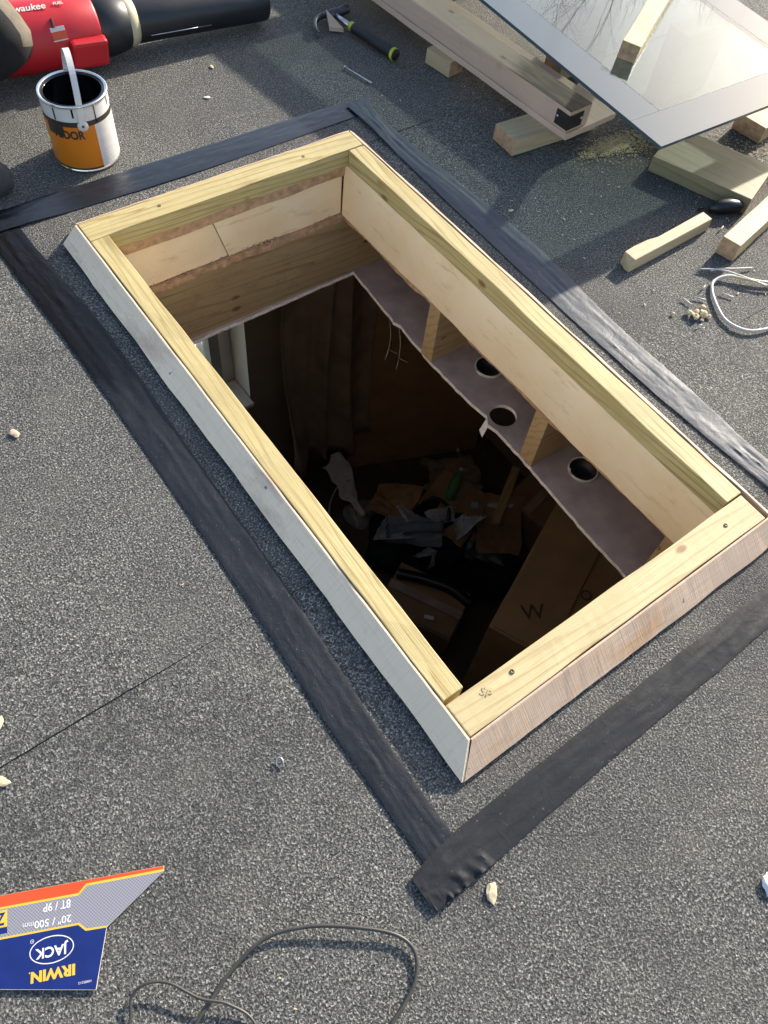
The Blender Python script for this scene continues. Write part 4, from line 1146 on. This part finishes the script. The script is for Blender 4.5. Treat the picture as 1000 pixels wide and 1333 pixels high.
# dust sheet hanging by the window
def hanging(name, x0, x1, y, z0, z1, mat, label, cat, seed, depth=0.05, slant=0.0):
    n, m = 60, 26
    V, F = [], []
    for i in range(n + 1):
        u = i / n
        for j in range(m + 1):
            v = j / m
            x = x0 + (x1 - x0) * u + slant * v * v * (1 - u)
            yy = y - depth * (0.5 + 0.5 * math.sin(u * 19 + 2 * mn.noise(Vector((u * 3, v, seed))) * 3)) * (0.35 + 0.65 * v) - 0.05 * mn.noise(Vector((u * 4, v * 2, seed)))
            V.append((x, yy, z1 + (z0 - z1) * v + 0.05 * math.sin(u * 7) * v))
    for i in range(n):
        for j in range(m):
            a = i * (m + 1) + j
            F.append((a, a + 1, a + m + 2, a + m + 1))
    o = pydata(name, V, F, mat, None, True)
    s = o.modifiers.new("t", 'SOLIDIFY'); s.thickness = 0.003
    return tag(o, label, cat)
hanging("dust_sheet", 0.86, 1.45, 2.08, -2.35, ZT - 0.004, M['fabric'], "brown dust sheet hanging in folds beside the white window", "sheet", 3, 0.10, 0.06)
# tall cardboard panel and boxes
def carton(name, size, loc, rz, mat, label, tilt=0.0, flaps=True, seed=1):
    r = empty(name, loc, rz); tag(r, label, "box")
    sx, sy, sz = size
    b = from_bm("carton_body", box_bm(sx, sy, sz, 0.004, 6, 0.004, seed, True), mat, r)
    if flaps:
        for s in (-1, 1):
            f = from_bm("flap", box_bm(sx * 0.98, sy * 0.46, 0.005, 0.001), mat, r)
            place(f, (0, s * sy * 0.245, sz + 0.008 + 0.004 * (s > 0)), (R(4 * s) if sz < 0.9 else 0, 0, 0))
    t = None if sz > 0.9 else from_bm("packing_tape", box_bm(sx * 1.0 + 0.004, 0.05, 0.002, 0.0004), M['fabric'], r)
    if t: place(t, (0, 0, sz + 0.022), (0, 0, 0))
    return r
o = lumber("flattened_carton", (0.86, 0.03, 1.95), (1.78, 1.98, FZ), R(-22), M['cardboard'], "tall brown cardboard panel standing on edge beside the dust sheet", "panel", seed=2, endmat=M['cardboard_dark'])
big = carton("cardboard_box", (0.78, 0.56, 1.05), (1.42, 0.44, FZ), R(24), M['cardboard'], "large cardboard box with printed black marks near the cut ceiling edge", seed=3)
for tx, wx, wy, rz, sz_ in (("W", 1.085, 0.475, -30, 0.10), ("O", 1.36, 0.40, -30, 0.07)):
    dx, dy = wx - 1.42, wy - 0.44; ca, sa = math.cos(R(24)), math.sin(R(24))
    l = link("print_mark", textmesh(tx, sz_, 0.001), M['cardprint'], big)
    place(l, (dx * ca + dy * sa, -dx * sa + dy * ca, 1.0685), (0, 0, R(rz - 24)))
carton("cardboard_box", (0.42, 0.30, 0.30), (1.10, 1.02, FZ), R(-62), M['cardboard_dark'], "long low cardboard box with a pale label under the rubbish", seed=4)
carton("cardboard_box", (0.40, 0.36, 0.26), (1.62, 1.42, FZ), R(20), M['cardboard'], "open squat cardboard box holding green bottles", seed=5)
carton("cardboard_box", (0.34, 0.30, 0.36), (2.06, 1.15, FZ), R(12), M['cardboard_dark'], "brown cardboard box against the room wall", seed=6)
pl = from_bm("paper_label", box_bm(0.05, 0.022, 0.002, 0.0004), M['paperwhite']); place(pl, (1.045, 0.92, FZ + 0.336), (0, 0, R(-50)))
tag(pl, "small pale paper label on the long low box", "label")
def crumple(name, loc, s, mat, label, cat, seed, sc=(1, 1, 0.5), amp=0.6, group=None):
    bm = bmesh.new()
    bmesh.ops.create_icosphere(bm, subdivisions=4, radius=1.0)
    for v in bm.verts:
        d = mn.noise(v.co * 1.7 + Vector((seed, 0, 0))) + 0.5 * abs(mn.noise(v.co * 4.1 + Vector((seed, 5, 0)))) + 0.25 * abs(mn.noise(v.co * 9 + Vector((0, seed, 0))))
        v.co *= 1 + amp * (d - 0.2)
        v.co = Vector((v.co.x * sc[0] * s, v.co.y * sc[1] * s, v.co.z * sc[2] * s))
    o = from_bm(name, bm, mat); place(o, loc, (0, 0, seed))
    return tag(o, label, cat, group)
def folded(name, loc, sx, sy, mat, label, cat, seed, rot=(0, 0, 0), amp=0.05, folds=5):
    """sheet with sharp straight creases"""
    rnd = random.Random(seed * 13 + 5)
    L = [(rnd.uniform(0, 6.28), rnd.uniform(-0.4, 0.4), rnd.uniform(-1, 1)) for _ in range(folds)]
    n = 18
    V, F = [], []
    for i in range(n + 1):
        for j in range(n + 1):
            u, v = i / n - 0.5, j / n - 0.5
            z = sum(k * abs(u * math.cos(a) + v * math.sin(a) - d) for a, d, k in L) * amp * 2.2
            z += amp * 0.25 * mn.noise(Vector((u * 6, v * 6, seed)))
            e = 1 + 0.12 * mn.noise(Vector((u * 5, v * 5, seed + 20)))
            V.append((u * sx * e, v * sy * e, z))
    for i in range(n):
        for j in range(n):
            a = i * (n + 1) + j; F.append((a, a + n + 1, a + n + 2, a + 1))
    o = pydata(name, V, F, mat)
    m = o.modifiers.new("t", 'SOLIDIFY'); m.thickness = 0.003
    place(o, loc, rot)
    return tag(o, label, cat)
H0 = FZ + 0.30
folded("paper_sack", (1.23, 1.86, H0 + 0.02), 0.12, 0.36, M['paperwhite'], "long crumpled off-white sack at the foot of the dust sheet", "sack", 1, (0.3, 0.5, R(20)), 0.10, 6)
folded("plastic_bag", (1.19, 1.69, H0 - 0.06), 0.26, 0.24, M['poly'], "creased grey polythene bag beside the off-white sack", "bag", 2, (0.3, -0.3, R(-10)), 0.10, 7)
folded("cardboard_scrap", (1.34, 1.62, H0 + 0.02), 0.30, 0.24, M['cardboard'], "torn brown cardboard scrap on top of the heap", "cardboard", 3, (0.2, 0.1, R(30)), 0.05, 4)
folded("paper_sheet", (1.345, 1.475, H0 + 0.07), 0.14, 0.15, M['paperwhite'], "creased white paper sheet on top of the rubbish heap", "paper", 4, (0.2, 0.35, R(15)), 0.05, 4)
folded("plastic_sheet", (1.30, 1.37, H0 + 0.06), 0.32, 0.15, M['bluegrey'], "slate grey plastic sheet folded across the middle of the heap", "plastic", 5, (0.25, 0.1, R(-38)), 0.03, 3)
folded("paper_sheet", (1.46, 1.36, H0 + 0.08), 0.16, 0.08, M['poly'], "pale grey paper strip beside the slate plastic sheet", "paper", 6, (0.1, -0.2, R(-20)), 0.03, 3)
folded("plastic_wrapper", (1.29, 1.20, H0 + 0.06), 0.15, 0.10, M['poly'], "shiny crumpled wrapper below the slate plastic sheet", "wrapper", 7, (0.3, 0.4, R(10)), 0.07, 8)
folded("plastic_wrapper", (1.10, 1.45, H0 - 0.02), 0.12, 0.14, M['poly'], "small creased wrapper at the edge of the long low box", "wrapper", 8, (0.5, 0.1, R(40)), 0.07, 7)
folded("cardboard_scrap", (1.74, 1.16, H0 + 0.02), 0.34, 0.26, M['cardboard_dark'], "dark brown cardboard flap between the bottle box and the wall", "cardboard", 9, (0.1, -0.4, R(50)), 0.03, 3)
folded("plastic_wrapper", (1.57, 1.25, H0 + 0.08), 0.12, 0.09, M['poly'], "crinkled clear wrapper beside the grey bottle", "wrapper", 10, (0.4, 0.2, R(70)), 0.06, 8)
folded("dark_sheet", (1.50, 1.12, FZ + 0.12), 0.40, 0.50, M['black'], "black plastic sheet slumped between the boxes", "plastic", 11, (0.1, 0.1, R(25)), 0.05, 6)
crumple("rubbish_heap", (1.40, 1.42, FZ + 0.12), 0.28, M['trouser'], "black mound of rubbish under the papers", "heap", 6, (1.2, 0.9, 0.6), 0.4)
tg = tube("black_strap", spline([(1.45, 1.50, H0 + 0.05), (1.50, 1.45, H0 + 0.11), (1.53, 1.38, H0 + 0.09), (1.49, 1.32, H0 + 0.06)], 6), 0.012, M['black'], None, 10)
tag(tg, "curled black strap between the white paper and the bottles", "strap")
crumple("rag_pile", (1.82, 1.62, FZ + 0.12), 0.16, M['fabric'], "dark brown rag pile behind the bottle box", "rags", 7)
def bottle(loc, rz, tilt, mat, label, L=0.2, r=0.032):
    b = tag(empty("bottle", loc), label, "bottle"); b.rotation_euler = (0, tilt, rz)
    lathe("bottle_body", [(0.0005, 0), (r, 0.002), (r, L * 0.6), (r * 0.85, L * 0.68), (r * 0.38, L * 0.8), (r * 0.36, L * 0.92)], mat, b, 20)
    lathe("cap", [(r * 0.42, L * 0.90), (r * 0.42, L), (0.0005, L)], M['cardwhite'], b, 16)
bottle((1.60, 1.45, FZ + 0.33), R(30), R(70), M['greenplastic'], "green bottle lying tilted in the open squat box")
bottle((1.68, 1.34, FZ + 0.33), R(-40), R(80), M['upvc_grey'], "grey bottle lying in the open squat box beside the green one", 0.24, 0.028)
bottle((1.95, 1.55, FZ + 0.10), R(80), R(85), M['greenplastic'], "slim green bottle lying on the floor behind the bottle box", 0.26, 0.026)
lumber("timber_offcut", (0.42, 0.05, 0.03), (1.86, 1.26, FZ + 0.375), R(32), M['stub'], "pale batten lying across the boxes in the dark room", seed=15)
lumber("timber_offcut", (0.30, 0.06, 0.03), (1.88, 1.78, FZ + 0.02), R(-50), M['green_pine'], "greenish batten leaning by the cardboard panel", seed=16)
tube_o = tube("plastic_tube", spline([(1.18, 1.46, FZ + 0.32), (1.30, 1.40, FZ + 0.35), (1.44, 1.30, FZ + 0.36)], 5), 0.035, M['bluegrey'], None, 18)
tag(tube_o, "slate grey plastic tube across the middle of the heap", "tube")
tube_o = tube("pale_rope", spline([(0.98, 1.75, FZ + 0.25), (1.06, 1.86, FZ + 0.20), (1.14, 1.90, FZ + 0.26), (1.20, 1.86, FZ + 0.33)], 6), 0.006, M['whitecable'], None, 8)
tag(tube_o, "pale cord rising from the floor beside the off-white bag", "cord")
tube_o = tube("black_hose", spline([(1.06, 1.22, FZ + 0.34), (1.16, 1.10, FZ + 0.35), (1.24, 0.98, FZ + 0.35), (1.28, 0.86, FZ + 0.33)], 6), 0.03, M['black'], None, 14)
tag(tube_o, "thick black hose lying along the long low box", "hose")

# ------------------------------------------------------------ GROUND AND TREES BEYOND THE ROOF
struct(pydata("ground", [(-250, -250, FZ - 0.3), (250, -250, FZ - 0.3), (250, 250, FZ - 0.3), (-250, 250, FZ - 0.3)], [(0, 1, 2, 3)], M['gravel']))
bk = tag(empty("plastic_bucket", (1.18, 3.50, FZ - 0.3)), "white bucket on the ground seen through the window", "bucket")
lathe("bucket_body", [(0.10, 0.0), (0.13, 0.28), (0.135, 0.28), (0.135, 0.30), (0.125, 0.30), (0.095, 0.01), (0.0005, 0.01)], M['cardwhite'], bk, 32)
tube("bucket_handle", spline([(0.135, 0, 0.28), (0.10, 0.09, 0.24), (0, 0.15, 0.22), (-0.10, 0.09, 0.24), (-0.135, 0, 0.28)], 5), 0.004, M['steel'], bk, 6)
def bare_tree(loc, H, label, seed):
    rnd = random.Random(seed)
    r = tag(empty("bare_tree", loc), label, "tree", "bare trees beyond the roof")
    tv, tf, bv, bf = [], [], [], []
    def seg(p, d, L, rad, depth, V, F):
        pts = [p]; q = p.copy(); dd = d.copy()
        for k in range(3):
            dd = (dd + Vector((rnd.uniform(-.18, .18), rnd.uniform(-.18, .18), rnd.uniform(-.05, .15)))).normalized()
            q = q + dd * L / 3; pts.append(q.copy())
        v, f = tube_data(pts, [rad, rad * .87, rad * .75, rad * .62], 5 if depth < 3 else 3, False)
        b = len(V); V += v; F += [tuple(i + b for i in ff) for ff in f]
        if depth >= 7: return
        n = 2 if depth < 1 else (3 if rnd.random() < 0.55 else 2)
        for k in range(n):
            a = rnd.uniform(0.35, 0.85) if k else rnd.uniform(0.05, 0.35)
            ax = Vector((rnd.uniform(-1, 1), rnd.uniform(-1, 1), rnd.uniform(-.2, .2))).normalized()
            nd = (Matrix.Rotation(a, 3, ax) @ dd).normalized()
            seg(pts[-1 if k < 2 else 2], nd, L * rnd.uniform(.62, .84), rad * .52, depth + 1, bv, bf)
    seg(Vector((0, 0, 0)), Vector((0, 0, 1)), H * 0.30, H * 0.020, 0, tv, tf)
    top = max(v.z for v in bv); k = H / top
    tv = [v * k for v in tv]; bv = [v * k for v in bv]
    pydata("trunk", tv, tf, M['bark'], r, True); pydata("crown", bv, bf, M['bark'], r, True)
for i, (az, dist, el) in enumerate(((46, 16, 24.1), (41.5, 19, 23.4), (37.5, 17, 22.9), (33, 20, 21.9), (51, 17, 24.4), (28, 22, 20.5))):
    bare_tree((math.cos(R(az)) * dist, math.sin(R(az)) * dist, FZ - 0.3), dist * math.tan(R(el)) + 0.3 - FZ, "bare winter tree beyond the roof mirrored in the glass", 11 + i)
